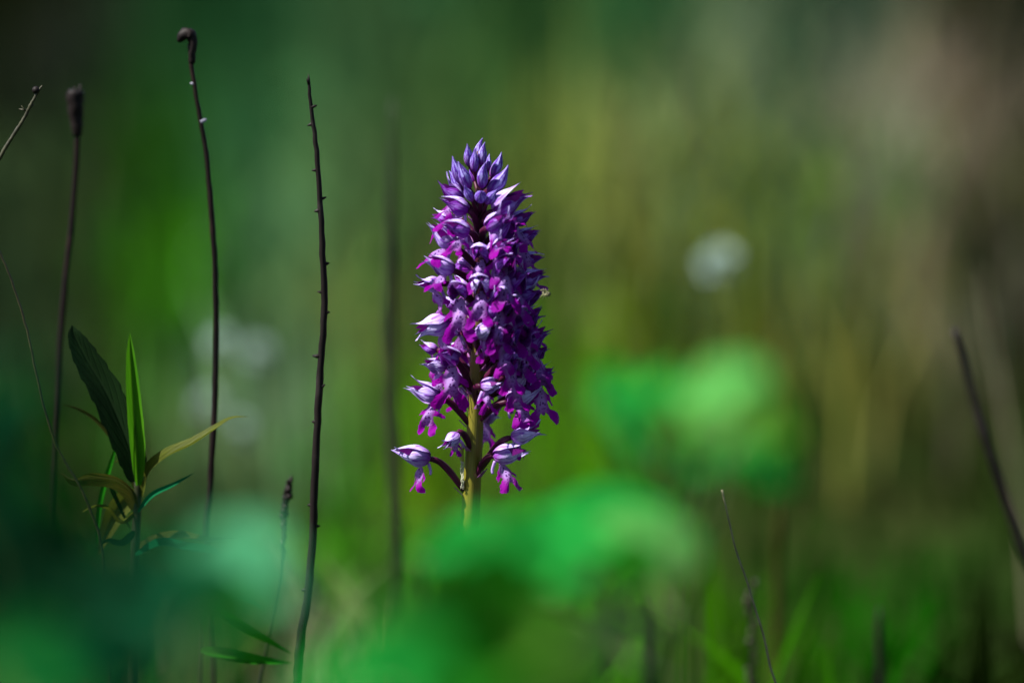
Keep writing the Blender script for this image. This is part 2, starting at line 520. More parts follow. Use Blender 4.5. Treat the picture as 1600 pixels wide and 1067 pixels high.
def blades(n, y0, y1, hfun, wid, lean, dry=0.0, seed=1, xfun=None):
    """n curved blades, each four verts pairs wide"""
    r = np.random.default_rng(seed)
    y = np.sqrt(r.uniform(y0 ** 2, y1 ** 2, n))
    half = 0.1 * y * 1.5 + 0.35
    x = r.uniform(-1, 1, n) * half
    z = ground_z(x, y)
    h = hfun(x, y, r)
    ok = h > 0.012
    x, y, z, h = x[ok], y[ok], z[ok], h[ok]
    n = len(x)
    az = r.uniform(0, 2 * np.pi, n)
    ln = np.abs(r.normal(0, lean, n)) * h
    fa = r.uniform(0, 2 * np.pi, n)
    wd = wid * r.uniform(0.5, 1.4, n)
    K = 4
    t = np.linspace(0, 1, K)
    cx = x[:, None] + np.cos(az)[:, None] * ln[:, None] * t ** 2
    cy = y[:, None] + np.sin(az)[:, None] * ln[:, None] * t ** 2
    cz = z[:, None] + h[:, None] * t * (1 - 0.25 * np.minimum(1, (ln / h)[:, None]) * t)
    ww = wd[:, None] * np.array([0.8, 1.0, 0.7, 0.08])
    V = np.empty((n, K, 2, 3))
    for s, sg in ((0, -0.5), (1, 0.5)):
        V[:, :, s, 0] = cx + np.cos(fa)[:, None] * ww * sg
        V[:, :, s, 1] = cy + np.sin(fa)[:, None] * ww * sg
        V[:, :, s, 2] = cz
    base = (np.arange(n) * K * 2)[:, None]
    q = np.array([[2 * k, 2 * k + 1, 2 * k + 3, 2 * k + 2] for k in range(K - 1)]).ravel()
    F = (base + q[None]).reshape(-1, 4)
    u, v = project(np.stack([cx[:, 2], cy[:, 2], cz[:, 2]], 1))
    c = patch_colour_shade(u, v)
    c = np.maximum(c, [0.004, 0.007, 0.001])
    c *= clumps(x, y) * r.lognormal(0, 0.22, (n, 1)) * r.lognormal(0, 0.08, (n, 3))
    C = np.repeat(c, K * 2, 0)
    return V.reshape(-1, 3), F, C


def frame_bottom(y):
    """height of the lower edge of the view at distance y"""
    return 0.45 - 0.205 * y


def h_grass(x, y, r):
    h = np.where(y > 3.2, r.uniform(0.025, 0.09, len(x)), r.uniform(0.08, 0.30, len(x)))
    top = PYZ(np.where(y < 2.6, r.uniform(830, 1110, len(y)), r.uniform(400, 1000, len(y))), y)
    near = np.maximum(0.02, np.minimum(frame_bottom(y) * 0.92, 0.12))
    h = np.where(y < 1.95, np.minimum(h, near), np.where(y < 3.0, np.minimum(h, np.maximum(top, 0.02)), h))
    return h


def PYZ(v, y):
    sy = (533.5 - v) / 1600.0 * SENS / LENS
    dy = math.cos(TILT) + sy * math.sin(TILT)
    dz = -math.sin(TILT) + sy * math.cos(TILT)
    return 0.45 + dz / dy * y


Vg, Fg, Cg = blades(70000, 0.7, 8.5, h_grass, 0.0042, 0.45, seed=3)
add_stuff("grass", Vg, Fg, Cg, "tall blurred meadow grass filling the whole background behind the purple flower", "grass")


def h_tall(x, y, r):
    return np.where(y < 3.3, 0.0, r.uniform(0.2, 0.42, len(x)))


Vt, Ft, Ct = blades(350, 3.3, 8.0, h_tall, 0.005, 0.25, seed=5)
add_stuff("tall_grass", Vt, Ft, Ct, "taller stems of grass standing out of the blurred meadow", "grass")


def herb_leaves(n, seed):
    r = np.random.default_rng(seed)
    y = np.sqrt(r.uniform(3.4 ** 2, 7.5 ** 2, n))
    x = r.uniform(-1, 1, n) * (0.1 * y * 1.5 + 0.3)
    zmax = np.where(y < 2.05, np.maximum(0.03, np.minimum(frame_bottom(y) * 0.8, 0.1)), np.where(y < 2.8, 0.1, 0.24))
    z = ground_z(x, y) + r.uniform(0.01, 1, n) * zmax
    L = r.uniform(0.012, 0.035, n)
    W = L * r.uniform(0.3, 0.6, n)
    az = r.uniform(0, 2 * np.pi, n)
    el = r.uniform(-0.5, 0.7, n)
    d = np.stack([np.cos(az) * np.cos(el), np.sin(az) * np.cos(el), np.sin(el)], 1)
    sd = np.stack([-np.sin(az), np.cos(az), r.normal(0, 0.3, n)], 1)
    p = np.stack([x, y, z], 1)
    t = np.array([0, 0.35, 0.7, 1.0])
    wp = np.array([0.1, 1.0, 0.75, 0.05])
    V = np.empty((n, 4, 2, 3))
    for k in range(4):
        cpt = p + d * (L * t[k])[:, None]
        cpt[:, 2] -= L * 0.35 * t[k] ** 2
        for s, sg in ((0, -0.5), (1, 0.5)):
            V[:, k, s] = cpt + sd * (W * wp[k] * sg)[:, None]
    q = np.array([[2 * k, 2 * k + 1, 2 * k + 3, 2 * k + 2] for k in range(3)]).ravel()
    F = ((np.arange(n) * 8)[:, None] + q[None]).reshape(-1, 4)
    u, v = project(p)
    c = np.maximum(patch_colour_shade(u, v), [0.004, 0.007, 0.001])
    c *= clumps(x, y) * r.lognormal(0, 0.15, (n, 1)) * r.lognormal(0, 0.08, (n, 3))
    return V.reshape(-1, 3), F, np.repeat(c, 8, 0)


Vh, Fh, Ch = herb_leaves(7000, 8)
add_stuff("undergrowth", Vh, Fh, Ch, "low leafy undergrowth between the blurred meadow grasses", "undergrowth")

# ------------------------------------------------------------------ the orchid
YO = FOCUS * math.cos(TILT)                     # distance of the flower spike
PX = px(YO)                                     # about 0.2 mm
AX_V = [205, 260, 330, 400, 470, 540, 640, 765, 860, 1067, 1500]
AX_U = [747, 748, 751, 751, 750, 748, 743.5, 737, 733, 727, 722]
AX_R = [1.5, 4.0, 6.5, 9, 11, 12.3, 12.8, 14, 15.5, 17, 18]


def axis_pt(v):
    return PY(interp(AX_V, AX_U, v), v, YO)


foot = axis_pt(1500)
zb = foot.z
while zb > 0.002:
    foot = foot + Vector((0, 0, -0.005)); zb = foot.z
foot.z = 0.0
orchid = empty("orchid", foot)
tag(orchid, "upright purple orchid with a dense spike of hooded flowers, sharp in the middle", "orchid")

vs = list(np.linspace(236, 1480, 60))[::-1]
path = [foot] + [axis_pt(v) for v in vs]
# uv runs 0 at the foot to 1 at the tip
NP = len(path)


def rad_stem(s):
    i = s * (NP - 1)
    v = 1500 if i < 1 else interp(range(1, NP), vs, i)
    return interp(AX_V, AX_R, v) * PX


tube("stem", path, rad_stem, M["orchid_stem"], orchid, seg=18, ridge=0.03, twist=2.0, bump=0.015)


# ---- shared meshes for the flower pieces; unit: hood length = 1, forward +X, up +Z
def sepal_mesh(name, phi0, half, seed, tipcurl, droop):
    rr = random.Random(seed)
    NS, NT = 14, 8
    V, F, U = [], [], []
    Rm = 0.275
    a1, a2 = rr.uniform(-0.02, 0.02), rr.uniform(0, 6)
    for i in range(NS + 1):
        s = i / NS
        if s < 0.38:
            r = Rm * math.sqrt(max(0.0, 1 - (1 - s / 0.38) ** 2)) + 0.012
        else:
            r = Rm * (1 - 0.86 * ((s - 0.38) / 0.62) ** 1.25) + 0.012
        wv = (0.75 + 0.25 * min(1, s / 0.3)) * (1 - max(0, (s - 0.33) / 0.67) ** 1.35)
        hw = half * wv
        dv = max(0, s - 0.6)
        for j in range(NT + 1):
            t = j / NT * 2 - 1
            ph = phi0 + hw * t
            rj = r * (1 + 0.04 * math.sin(7 * s + a2 + 3 * t) + 0.05 * t * t)
            # keel along the midvein
            rj *= 1 + 0.05 * math.exp(-(t / 0.18) ** 2)
            y = rj * math.cos(ph) + math.cos(phi0) * dv * dv * droop
            z = rj * math.sin(ph) * 0.95 + tipcurl * dv * dv + a1
            x = s * (1 - 0.06 * t * t)
            V.append(Vector((x, y, z)))
            U.append((s, j / NT))
    for i in range(NS):
        for j in range(NT):
            a = i * (NT + 1) + j
            F.append((a, a + 1, a + NT + 2, a + NT + 1))
    me = mesh_obj(name, V, F, M["sepal"], None, U)
    d = me.data
    bpy.data.objects.remove(me)
    return d


SEP_TOP = [sepal_mesh("sepal", R(90), R(66), 10 + i, (1.2, -0.1, 0.6, 2.0)[i], 0) for i in range(4)]
SEP_L = [sepal_mesh("sepal", R(172 + (0, 10, -6, 14)[i]), R(58), 20 + i, (0.3, -0.4, 0.8, 0.1)[i], (0.4, 1.2, 0.8, 1.7)[i]) for i in range(4)]
SEP_R = [sepal_mesh("sepal", R(8 - (0, 10, -6, 14)[i]), R(58), 30 + i, (0.4, 0.0, -0.4, 0.6)[i], (0.5, 0.9, 1.6, 0.3)[i]) for i in range(4)]


def petal_mesh(seed):
    V, F, U = [], [], []
    for side in (-1, 1):
        b = len(V)
        for i in range(9):
            s = i / 8
            wv = 0.10 * math.sin(math.pi * min(1, 0.12 + s * 0.88)) ** 0.8
            for j in range(3):
                t = j - 1
                V.append(Vector((0.08 + 0.8 * s, side * (0.10 + 0.03 * math.sin(3 * s)), 0.04 + 0.06 * s + t * wv)))
                U.append((s, j / 2))
        for i in range(8):
            for j in range(2):
                a = b + i * 3 + j
                F.append((a, a + 1, a + 4, a + 3))
    o = mesh_obj("inner_petals", V, F, M["petal"], None, U)
    d = o.data
    bpy.data.objects.remove(o)
    return d


PETAL = petal_mesh(0)


def lip_mesh(seed, curve, armspread, legspread, wave):
    """a lip shaped like a little figure: two arms, a body and two broad legs with a tooth between"""
    rr = random.Random(seed)
    a = armspread
    g = legspread
    right = [(0.09, 0.0), (0.13, 0.08), (0.16, 0.17), (0.20 + 0.06 * a, 0.24), (0.27 + 0.10 * a, 0.34 - 0.05 * a), (0.33 + 0.12 * a, 0.47 - 0.10 * a),
             (0.34 + 0.12 * a, 0.55 - 0.11 * a), (0.28 + 0.10 * a, 0.545 - 0.10 * a), (0.21 + 0.05 * a, 0.45 - 0.06 * a), (0.175, 0.40),
             (0.165, 0.47), (0.18, 0.55), (0.235 + 0.04 * g, 0.63), (0.31 + 0.07 * g, 0.73), (0.36 + 0.09 * g, 0.85), (0.34 + 0.09 * g, 0.94),
             (0.29 + 0.08 * g, 0.97), (0.24 + 0.06 * g, 1.0), (0.17 + 0.05 * g, 0.97), (0.09 + 0.03 * g, 0.84), (0.045, 0.68), (0.02, 0.73)]
    right = [(x + rr.uniform(-.012, .012), y + rr.uniform(-.012, .012)) if 0 < i else (x, y) for i, (x, y) in enumerate(right)]
    fr_ = [right[0]]
    for (x0, y0), (x1, y1) in zip(right, right[1:]):
        L_ = math.hypot(x1 - x0, y1 - y0)
        if L_ > 0.05 and y0 > 0.2:
            nx_, ny_ = (y1 - y0) / L_, -(x1 - x0) / L_
            o_ = rr.uniform(-0.022, 0.022)
            fr_.append(((x0 + x1) / 2 + nx_ * o_, (y0 + y1) / 2 + ny_ * o_))
        fr_.append((x1, y1))
    right = fr_
    left = [(-x * (1 + rr.uniform(-.06, .06)), y + (rr.uniform(-.012, .012) if y > 0.2 else 0)) for x, y in right][::-1]
    outline = right + left
    n = len(outline)
    pts = [Vector(p) for p in outline]

    def inside(p):
        c = False
        for i in range(n):
            x1, y1 = outline[i]
            x2, y2 = outline[i - 1]
            if (y1 > p[1]) != (y2 > p[1]) and p[0] < (x2 - x1) * (p[1] - y1) / (y2 - y1) + x1:
                c = not c
        return c

    def far(p):
        for i in range(n):
            a_, b_ = Vector(outline[i - 1]), Vector(outline[i])
            ab = b_ - a_
            t = max(0, min(1, (Vector(p) - a_).dot(ab) / max(ab.length_squared, 1e-9)))
            if (Vector(p) - a_ - ab * t).length < 0.02:
                return False
        return True
    for iy in range(1, 20):
        for ix in range(-9, 10):
            p = (ix * 0.05 + (0.025 if iy % 2 else 0), iy * 0.052)
            if inside(p) and far(p):
                pts.append(Vector(p))
    edges = [(i, (i + 1) % n) for i in range(n)]
    vo, eo, fo, *_ = delaunay_2d_cdt(pts, edges, [], 1, 1e-5)
    V, U = [], []
    for p in vo:
        x, y = p
        bend = curve * (y ** 2)
        dep = -0.55 * x * x - 0.25 * max(0, abs(x) - 0.15)      # sides roll back
        dep += wave * 0.06 * math.sin(9 * y + 5 * x + seed) + 0.028 * math.sin(19 * x + 11 * y + seed)
        # hangs along -Z from the origin, face towards +X
        V.append(Vector((dep + 0.32 * math.sin(min(1.0, y) * 1.3) * (0.4 - curve) - bend * 0.2, x, -y)))
        U.append((x, y))
    o = mesh_obj("lip", V, [tuple(f) for f in fo], M["lip"], None, U)
    d = o.data
    bpy.data.objects.remove(o)
    return d


LIPS = [lip_mesh(40 + i, (0.1, 0.5, -0.2, 0.3, 0.0, 0.6)[i], (0.0, 0.6, 1.0, 0.3, -0.4, 0.8)[i], (0.2, 0.8, 0.0, 1.0, 0.5, -0.3)[i], (0.5, 1, 1.4, 0.8, 1.2, 1.6)[i]) for i in range(6)]


def spur_mesh():
    p = smooth_path([(0.06, 0, -0.14), (0.0, 0, -0.26), (-0.05, 0, -0.40), (-0.04, 0, -0.50)], 8)
    V, F, U = tube_geo(p, lambda s: 0.052 * (1 - 0.25 * s), 8)
    o = mesh_obj("spur", V, F, M["spur"], None, U)
    d = o.data
    bpy.data.objects.remove(o)
    return d


SPUR = spur_mesh()


def column_mesh():
    # the column with its two pale pollen pouches inside the hood
    p = smooth_path([(0.02, 0, 0.0), (0.10, 0, 0.04), (0.2, 0, 0.12), (0.28, 0, 0.15)], 6)
    V, F, U = tube_geo(p, lambda s: 0.06 * (1 - 0.35 * s), 8)
    o = mesh_obj("column", V, F, M["bract"], None, U)
    d = o.data
    bpy.data.objects.remove(o)
    return d


COLUMN = column_mesh()


def frame_matrix(p, fwd, roll=0.0, upref=Vector((0, 0, 1))):
    f = fwd.normalized()
    up = upref - f * upref.dot(f)
    if up.length < 1e-4:
        up = Vector((0, 1, 0))
    up.normalize()
    side = up.cross(f).normalized()
    m = Matrix((f, side, up)).transposed().to_4x4()
    m = m @ Matrix.Rotation(roll, 4, 'X')
    m.translation = p
    return m


fcount = 0


def flower(bu, bv, bd, tu, tv, td, lip=-80, sv=None, lips=1.0, label=None, lipvar=None, open_=0.0, deepness=None):
    """bu,bv / tu,tv: where the base and tip of the hood stand in the photo, bd/td: mm they stand out towards the viewer from the stem axis;
    lip: angle of the lip below the hood's own direction"""
    global fcount
    k = fcount
    fcount += 1
    rr = random.Random(500 + k * 7)
    b = PY(bu, bv, YO - bd / 1000)
    t = PY(tu, tv, YO - td / 1000)
    L = (t - b).length
    fr = empty("flower", b - foot, orchid)
    if label:
        fr["label"] = label
    fwd = (t - b).normalized()
    m = frame_matrix(Vector((0, 0, 0)), fwd, rr.uniform(-0.3, 0.3))
    ms = m @ Matrix.Scale(L, 4)
    vi = rr.randrange(4)
    deep = deepness if deepness is not None else rr.random() < 0.85
    for meshes, ang in ((SEP_TOP, 0), (SEP_L, 1), (SEP_R, -1)):
        o = inst("sepal", meshes[(vi + (0 if ang == 0 else rr.randrange(4))) % 4], fr)
        if deep and ang != 0:  # side sepals purple under a pale top: sunlit hood top put into colour
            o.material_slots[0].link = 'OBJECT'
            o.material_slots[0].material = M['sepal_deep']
        extra = Matrix.Identity(4)
        if ang == 0:
            extra = Matrix.Rotation(-(open_ + rr.uniform(0, 0.22)), 4, 'Y')
        else:
            extra = Matrix.Rotation(ang * (open_ * 0.6 + rr.uniform(0, 0.28)), 4, 'Z')
        o.matrix_local = ms @ extra
    o = inst("inner_petals", PETAL, fr); o.matrix_local = ms
    o = inst("column", COLUMN, fr); o.matrix_local = ms
    # lip: hangs from the underside of the hood, yaw follows the flower, pitch its own
    LL = 0.0098 * lips * rr.uniform(0.9, 1.1)
    o = inst("lip", LIPS[(k if lipvar is None else lipvar) % 6], fr)
    hf = Vector((fwd.x, fwd.y, 0))
    if hf.length < 1e-3:
        hf = Vector((0, -1, 0))
    hf.normalize()
    hf = (hf + Vector((0, -0.75 if bd > -4 else 0.2, 0))).normalized()
    ml = frame_matrix(Vector((0, 0, 0)), hf, 0)
    # -Z of the lip mesh should point 'lip' degrees below the horizon, face outward
    ml = ml @ Matrix.Rotation(-R(90 + lip), 4, 'Y') @ Matrix.Rotation(rr.uniform(-0.35, 0.35), 4, 'Z')
    lp = ms @ Vector((0.20, 0, -0.17))
    ml.translation = lp
    o.matrix_local = ml @ Matrix.Scale(LL, 4)
    o = inst("spur", SPUR, fr); o.matrix_local = m @ Matrix.Scale(0.0115 * rr.uniform(0.85, 1.1), 4)
    # pedicel with its twist
    if sv is None:
        sv = bv + interp([260, 330, 420, 560, 720], [34, 30, 34, 40, 44], bv) + rr.uniform(-5, 5)
    a = axis_pt(sv)
    out = b - a
    out = Vector((out.x, out.y, 0)).normalized()
    rs = interp(AX_V, AX_R, sv) * PX
    p0 = a + out * rs * 0.7
    D = (b - p0).length
    p1 = p0 + (out * 0.55 + Vector((0, 0, 0.55))) * D * 0.42
    p2 = b - fwd * D * 0.30 + Vector((0, 0, 0.0010))
    pp = []
    for i in range(13):
        q = i / 12
        pp.append((1 - q) ** 3 * p0 + 3 * (1 - q) ** 2 * q * p1 + 3 * (1 - q) * q * q * p2 + q ** 3 * (b + fwd * 0.0004))
    pp = [x - b for x in pp]
    V, F, U = tube_geo(pp, lambda s: PX * (4.4 + 0.9 * math.sin(s * 3.1)) * (1 if s < .93 else 0.8), 10, ridge=0.13, twist=5.0)
    mesh_obj("pedicel", V, F, M["pedicel"], fr, U)
    # bract at its foot
    bp = p0 - b
    BL = 0.0035
    bdv = (out * 0.8 + Vector((0, 0, 0.8))).normalized()
    sd = bdv.cross(Vector((0, 0, 1))).normalized()
    nb = sd.cross(bdv)
    V, F, U = [], [], []
    for i in range(6):
        s = i / 5
        wv = 0.0011 * (1 - s ** 1.5)
        for j in (-1, 0, 1):
            V.append(bp + bdv * BL * s + sd * wv * j - nb * (0.0012 + 0.0003 * abs(j)) * (1 if nb.z > 0 else -1))
            U.append((s, j / 2 + 0.5))
    for i in range(5):
        for j in range(2):
            q = i * 3 + j
            F.append((q, q + 1, q + 4, q + 3))
    mesh_obj("bract", V, F, M["bract"], fr, U)
    return fr


FL = [
    # left side, from the top
    (722, 315, 3, 682, 288, 6, -38, None, .8), (732, 330, 6, 687, 311, 9, -22, None, .95), (732, 363, 10, 692, 352, 16, -48, None, .9),
    (711, 387, 3, 667, 352, 7, -18, 418, 1.05), (709, 424, 7, 663, 404, 12, -30, 450, 1.0), (692, 444, 3, 647, 449, 6, -85, 474, 1.05),
    (735, 451, -8, 709, 432, -12, -60, None, .9), (720, 459, 13, 704, 467, 23, -66, 486, 1.15), (752, 448, 12, 744, 456, 24, -62, 470, 1.05),
    (754, 399, 10, 742, 408, 22, -58, 425, 1.1), (704, 500, 3, 645, 524, 5, -84, 545, 1.15), (684, 548, -5, 655, 541, -8, -78, 585, 1.05),
    (694, 576, 0, 660, 566, 5, -88, 612, .95), (712, 564, 8, 688, 562, 18, -84, 610, 1.25), (688, 622, 3, 633, 607, 6, -80, 662, 1.1),
    (716, 678, 7, 693, 704, 12, -70, 698, .55), (673, 717, 2, 612, 708, 6, -74, 768, .85), (708, 344, -8, 674, 338, -12, -35, None, .9),
    (716, 480, -9, 686, 470, -12, -70, None, .9), (722, 520, -6, 700, 512, -10, -75, None, .9), (724, 600, -10, 700, 585, -16, -80, None, 1.),
    # right side, from the top
    (770, 331, 7, 829, 301, 9, -24, 352, .9), (762, 357, 12, 795, 338, 19, -50, 380, 1.1), (766, 396, 13, 795, 377, 20, -60, 420, 1.1),
    (796, 350, 3, 838, 334, 6, -48, None, 1.0), (802, 379, 2, 846, 362, 5, -50, None, 1.05), (806, 410, 1, 853, 405, 3, -55, None, 1.0),
    (803, 441, 4, 857, 428, 8, -66, None, 1.1), (785, 425, 13, 800, 420, 24, -60, None, 1.1), (778, 470, 13, 786, 472, 25, -66, None, 1.15),
    (808, 470, 6, 852, 458, 12, -70, None, 1.1), (795, 488, 12, 806, 486, 23, -78, None, 1.15), (818, 500, 1, 850, 482, 3, -72, None, 1.0),
    (748, 523, 15, 780, 521, 23, -70, 548, .7), (814, 547, 3, 861, 512, 6, -68, 575, 1.3), (786, 530, 14, 800, 533, 24, -64, None, 1.0),
    (832, 560, 1, 858, 543, 5, -72, None, 1.3), (752, 604, 15, 784, 603, 20, -58, 632, .8), (796, 584, 11, 816, 578, 20, -68, None, 1.0),
    (826, 598, 0, 869, 577, 3, -66, 628, 1.25), (792, 629, 6, 853, 609, 9, -46, 655, .95), (798, 684, 7, 850, 676, 10, -60, 737, .6),
    (770, 713, 7, 829, 709, 11, -56, 739, 1.05), (806, 536, 10, 828, 524, 20, -72, None, 1.1), (792, 560, 12, 806, 560, 22, -70, None, 1.0),
    (780, 400, 9, 812, 392, 19, -58, None, 1.1), (776, 372, 8, 812, 356, 16, -50, None, 1.), (812, 610, 3, 836, 592, 12, -74, None, 1.),
    (800, 450, 10, 824, 442, 20, -66, None, 1.1), (808, 515, 6, 838, 505, 16, -70, None, 1.1), (772, 490, 13, 782, 487, 24, -72, None, 1.0),
    # far side of the spike
    (762, 300, -5, 790, 292, -10, -30, None, .8), (770, 345, -10, 806, 330, -16, -40, None, .9), (740, 372, -11, 716, 366, -20, -45, None, .9),
    (772, 410, -12, 800, 398, -22, -55, None, 1.), (738, 420, -12, 716, 412, -23, -60, None, 1.), (772, 462, -13, 806, 452, -22, -65, None, 1.),
    (778, 520, -13, 812, 512, -22, -70, None, 1.), (728, 552, -10, 704, 546, -18, -70, None, .9), (776, 590, -13, 806, 582, -22, -75, None, 1.),
    (754, 652, -12, 776, 648, -20, -85, 690, 1.0)]
for f in FL:
    f = list(f)
    if f[5] - f[2] > 7:
        f[4] -= 13
        f[8] *= 1.12
    pale_one = f[1] > 603 or (f[0] < 712 and f[1] > 380 and f[2] > -4)  # lower ones paler with age; left ones painted pale as the sunlit side
    flower(*f[:9], deepness=False if pale_one else (True if f[0] > 760 and f[1] > 340 else None))  # right ones painted deep as the shaded side of the spike


# ---- buds on top of the spike
def bud(bu, bv, bd, tu, tv, td, fat=0.2, sv=None):
    b = PY(bu, bv, YO - bd / 1000)
    t = PY(tu, tv, YO - td / 1000)
    L = (t - b).length
    fat *= 0.9
    fr = empty("flower_bud", b - foot, orchid)
    f = (t - b).normalized()
    m = frame_matrix(Vector((0, 0, 0)), f, random.uniform(0, 6), Vector((0.1, -0.9, 0.4)))
    NS, NT = 16, 15
    V, F, U = [], [], []
    ph = random.uniform(0, 6)
    cbend = random.uniform(0.1, 0.45)
    for i in range(NS + 1):
        s = i / NS
        r = fat * (math.sin(math.pi * min(1, s * 0.92 + 0.04) ** 0.72)) ** 0.8 * (1 - 0.55 * max(0, s - 0.55) / 0.45)
        r = max(r, 0.012)
        for j in range(NT):
            th = 2 * math.pi * j / NT
            q = r * (1 + 0.09 * abs(math.cos(1.5 * th + ph + 0.8 * s)))
            cu = cbend * max(0, s - 0.6) ** 1.5
            V.append((m @ Vector((s, q * math.cos(th) + cu, q * math.sin(th)))) * L)
            U.append((s, j / NT * 2 % 1.0))
    for i in range(NS):
        for j in range(NT):
            F.append((i * NT + j, i * NT + (j + 1) % NT, (i + 1) * NT + (j + 1) % NT, (i + 1) * NT + j))
    F.append(tuple(range(NT - 1, -1, -1)))
    F.append(tuple(NS * NT + k for k in range(NT)))
    mesh_obj("sepal", V, F, M["bud"], fr, U)
    sv = sv or bv + 22
    a = axis_pt(sv)
    pp = smooth_path([a - b, (a - b) * 0.5 + (b - a).length * 0.12 * Vector((0, 0, -1)) + Vector((0, 0, 0.0005)), f * L * 0.06], 8)
    V, F, U = tube_geo(pp, lambda s: PX * (3.4 - 0.4 * s), 8, ridge=0.1, twist=4)
    mesh_obj("pedicel", V, F, M["pedicel"], fr, U)
    return fr


BUDS = [(746, 250, -1, 751, 215, -1, .20), (753, 258, 4, 755, 222, 5, .21), (732, 259, 1, 731, 224, 2, .21), (741, 268, 5, 742, 232, 6, .2),
        (768, 277, 1, 787, 239, 2, .20), (764, 303, 5, 799, 262, 7, .21), (721, 287, 2, 706, 245, 3, .2), (733, 295, 5, 717, 252, 7, .21),
        (725, 300, 0, 702, 267, -1, .24), (753, 293, 7, 755, 253, 9, .22), (751, 312, 9, 751, 301, 15, .30), (762, 268, -3, 764, 240, -5, .2),
        (742, 285, -5, 738, 246, -7, .2), (760, 318, 8, 776, 296, 11, .25), (738, 314, 7, 724, 290, 9, .24)]
for bq in BUDS:
    bud(*bq)

# withered bud with silk clinging to the stem
Yw = YO - 0.002
wb = empty("withered_bud", PY(722, 715, Yw) - foot, orchid)
o0 = PY(722, 715, Yw)
pth = smooth_path([PY(724, 695, Yw) - o0, PY(720.5, 703, Yw) - o0, PY(720.5, 713, Yw) - o0, PY(723, 722, Yw) - o0], 10)
V, F, U = tube_geo(pth, lambda s: PX * 4.6 * math.sin(math.pi * (0.12 + 0.80 * s)) ** 0.6, 10)
mesh_obj("husk", V, F, M["withered"], wb, U)
for k in range(7):
    rr = random.Random(k)
    q = [PY(723 + rr.uniform(-3.5, 2.5), 720 + i * 6.0 + rr.uniform(-3, 3), Yw - rr.uniform(0, 0.0012)) - o0 for i in range(8)]
    V, F, U = tube_geo(smooth_path(q, 24), lambda s: PX * 0.55, 5)
    mesh_obj("silk_thread", V, F, M["silk"], wb, U)

# rosette of basal leaves (below the view)
LEAFDEF = {}


def leaf_geo(pts, wid, roll=(0, 0), fold=0.15, serr=0.0, n=16, tipw=0.0, prof=1.0, nserr=22, wob=0.0, seed=0):
    """pts world points, wid full width in metres; roll: rotation of the blade about its midrib (0 = faces the viewer)"""
    P = smooth_path(pts, n)
    rr = random.Random(seed)
    V, F, U = [], [], []
    NT = 6
    w1, w2 = rr.uniform(0, 6), rr.uniform(0, 6)
    for i, p in enumerate(P):
        s = i / n
        t = (P[min(i + 1, n)] - P[max(i - 1, 0)]).normalized()
        view = (CAM - p).normalized()
        side = t.cross(view)
        if side.length < 1e-4:
            side = Vector((1, 0, 0))
        side.normalize()
        nr = side.cross(t).normalized()
        a = R(roll[0] + (roll[1] - roll[0]) * s)
        sd = side * math.cos(a) + nr * math.sin(a)
        up = nr * math.cos(a) - side * math.sin(a)
        wv = math.sin(math.pi * (0.04 + 0.96 * s) ** (0.75 * prof)) ** 0.85 if s < 0.999 else 0.0
        wv = max(wv, 0.05 if s < 0.1 else 0.012)
        for j in range(NT + 1):
            q = j / NT * 2 - 1
            e = 1.0
            if serr and abs(q) > 0.99:
                e = 1 + serr * (((s * nserr) % 1.0) - 0.5)
            x = q * wid * 0.5 * wv * e
            d = fold * abs(x) * 2 + wob * wid * (math.sin(8 * s + w1 + 2 * q) * 0.12 + 0.1 * q * math.sin(11 * s + w2))
            V.append(p + sd * x + up * d)
            U.append((s, j / NT))
    for i in range(n):
        for j in range(NT):
            a = i * (NT + 1) + j
            F.append((a, a + 1, a + NT + 2, a + NT + 1))
    return V, F, U


def leaf(parent, pix, Y, wpx, mat, name="leaf", label=None, world=False, **kw):
    """leaf along photo pixels at distance Y (a number or one per point)"""
    Ys = Y if isinstance(Y, (list, tuple)) else [Y] * len(pix)
    pts = pix if world else [PY(p[0], p[1], y) for p, y in zip(pix, Ys)]
    wid = wpx if world else wpx * px(sum(Ys) / len(Ys))
    V, F, U = leaf_geo(pts, wid, **kw)
    o0 = Vector(parent.location)
    o = mesh_obj(name, [v - o0 for v in V], F, mat, parent, U)
    if label:
        o["label"] = label
    return o


for k in range(5):
    a = k * 1.26 + 0.4
    d = Vector((math.cos(a), math.sin(a), 0))
    pts = [foot + Vector((0, 0, 0.004)), foot + d * 0.02 + Vector((0, 0, 0.028)), foot + d * 0.05 + Vector((0, 0, 0.042)), foot + d * 0.085 + Vector((0, 0, 0.022))]
    leaf(orchid, pts, 1, 0.032, M["leaf_mid"], world=True, fold=0.35, n=12, seed=k) if False else None
    V, F, U = leaf_geo(pts, 0.032, (70, 70), 0.3, n=12, seed=k)
    mesh_obj("leaf", [v - foot for v in V], F, M["leaf_mid"], orchid, U)

# tiny spider on a lip of the shaded side
sp0 = PY(853, 459, YO - 0.020)
spd = empty("spider", sp0)
tag(spd, "tiny pale spider with dark bands on the right edge of the purple spike", "spider")


def ball(name, c, r3, mat, parent, seg=10):
    V, F, U = [], [], []
    for i in range(seg + 1):
        th = math.pi * i / seg
        for j in range(seg):
            p = 2 * math.pi * j / seg
            V.append(Vector(c) + Vector((r3[0] * math.sin(th) * math.cos(p), r3[1] * math.sin(th) * math.sin(p), r3[2] * math.cos(th))))
            U.append((i / seg, j / seg))
    for i in range(seg):
        for j in range(seg):
            F.append((i * seg + j, (i + 1) * seg + j, (i + 1) * seg + (j + 1) % seg, i * seg + (j + 1) % seg))
    return mesh_obj(name, V, F, mat, parent, U)


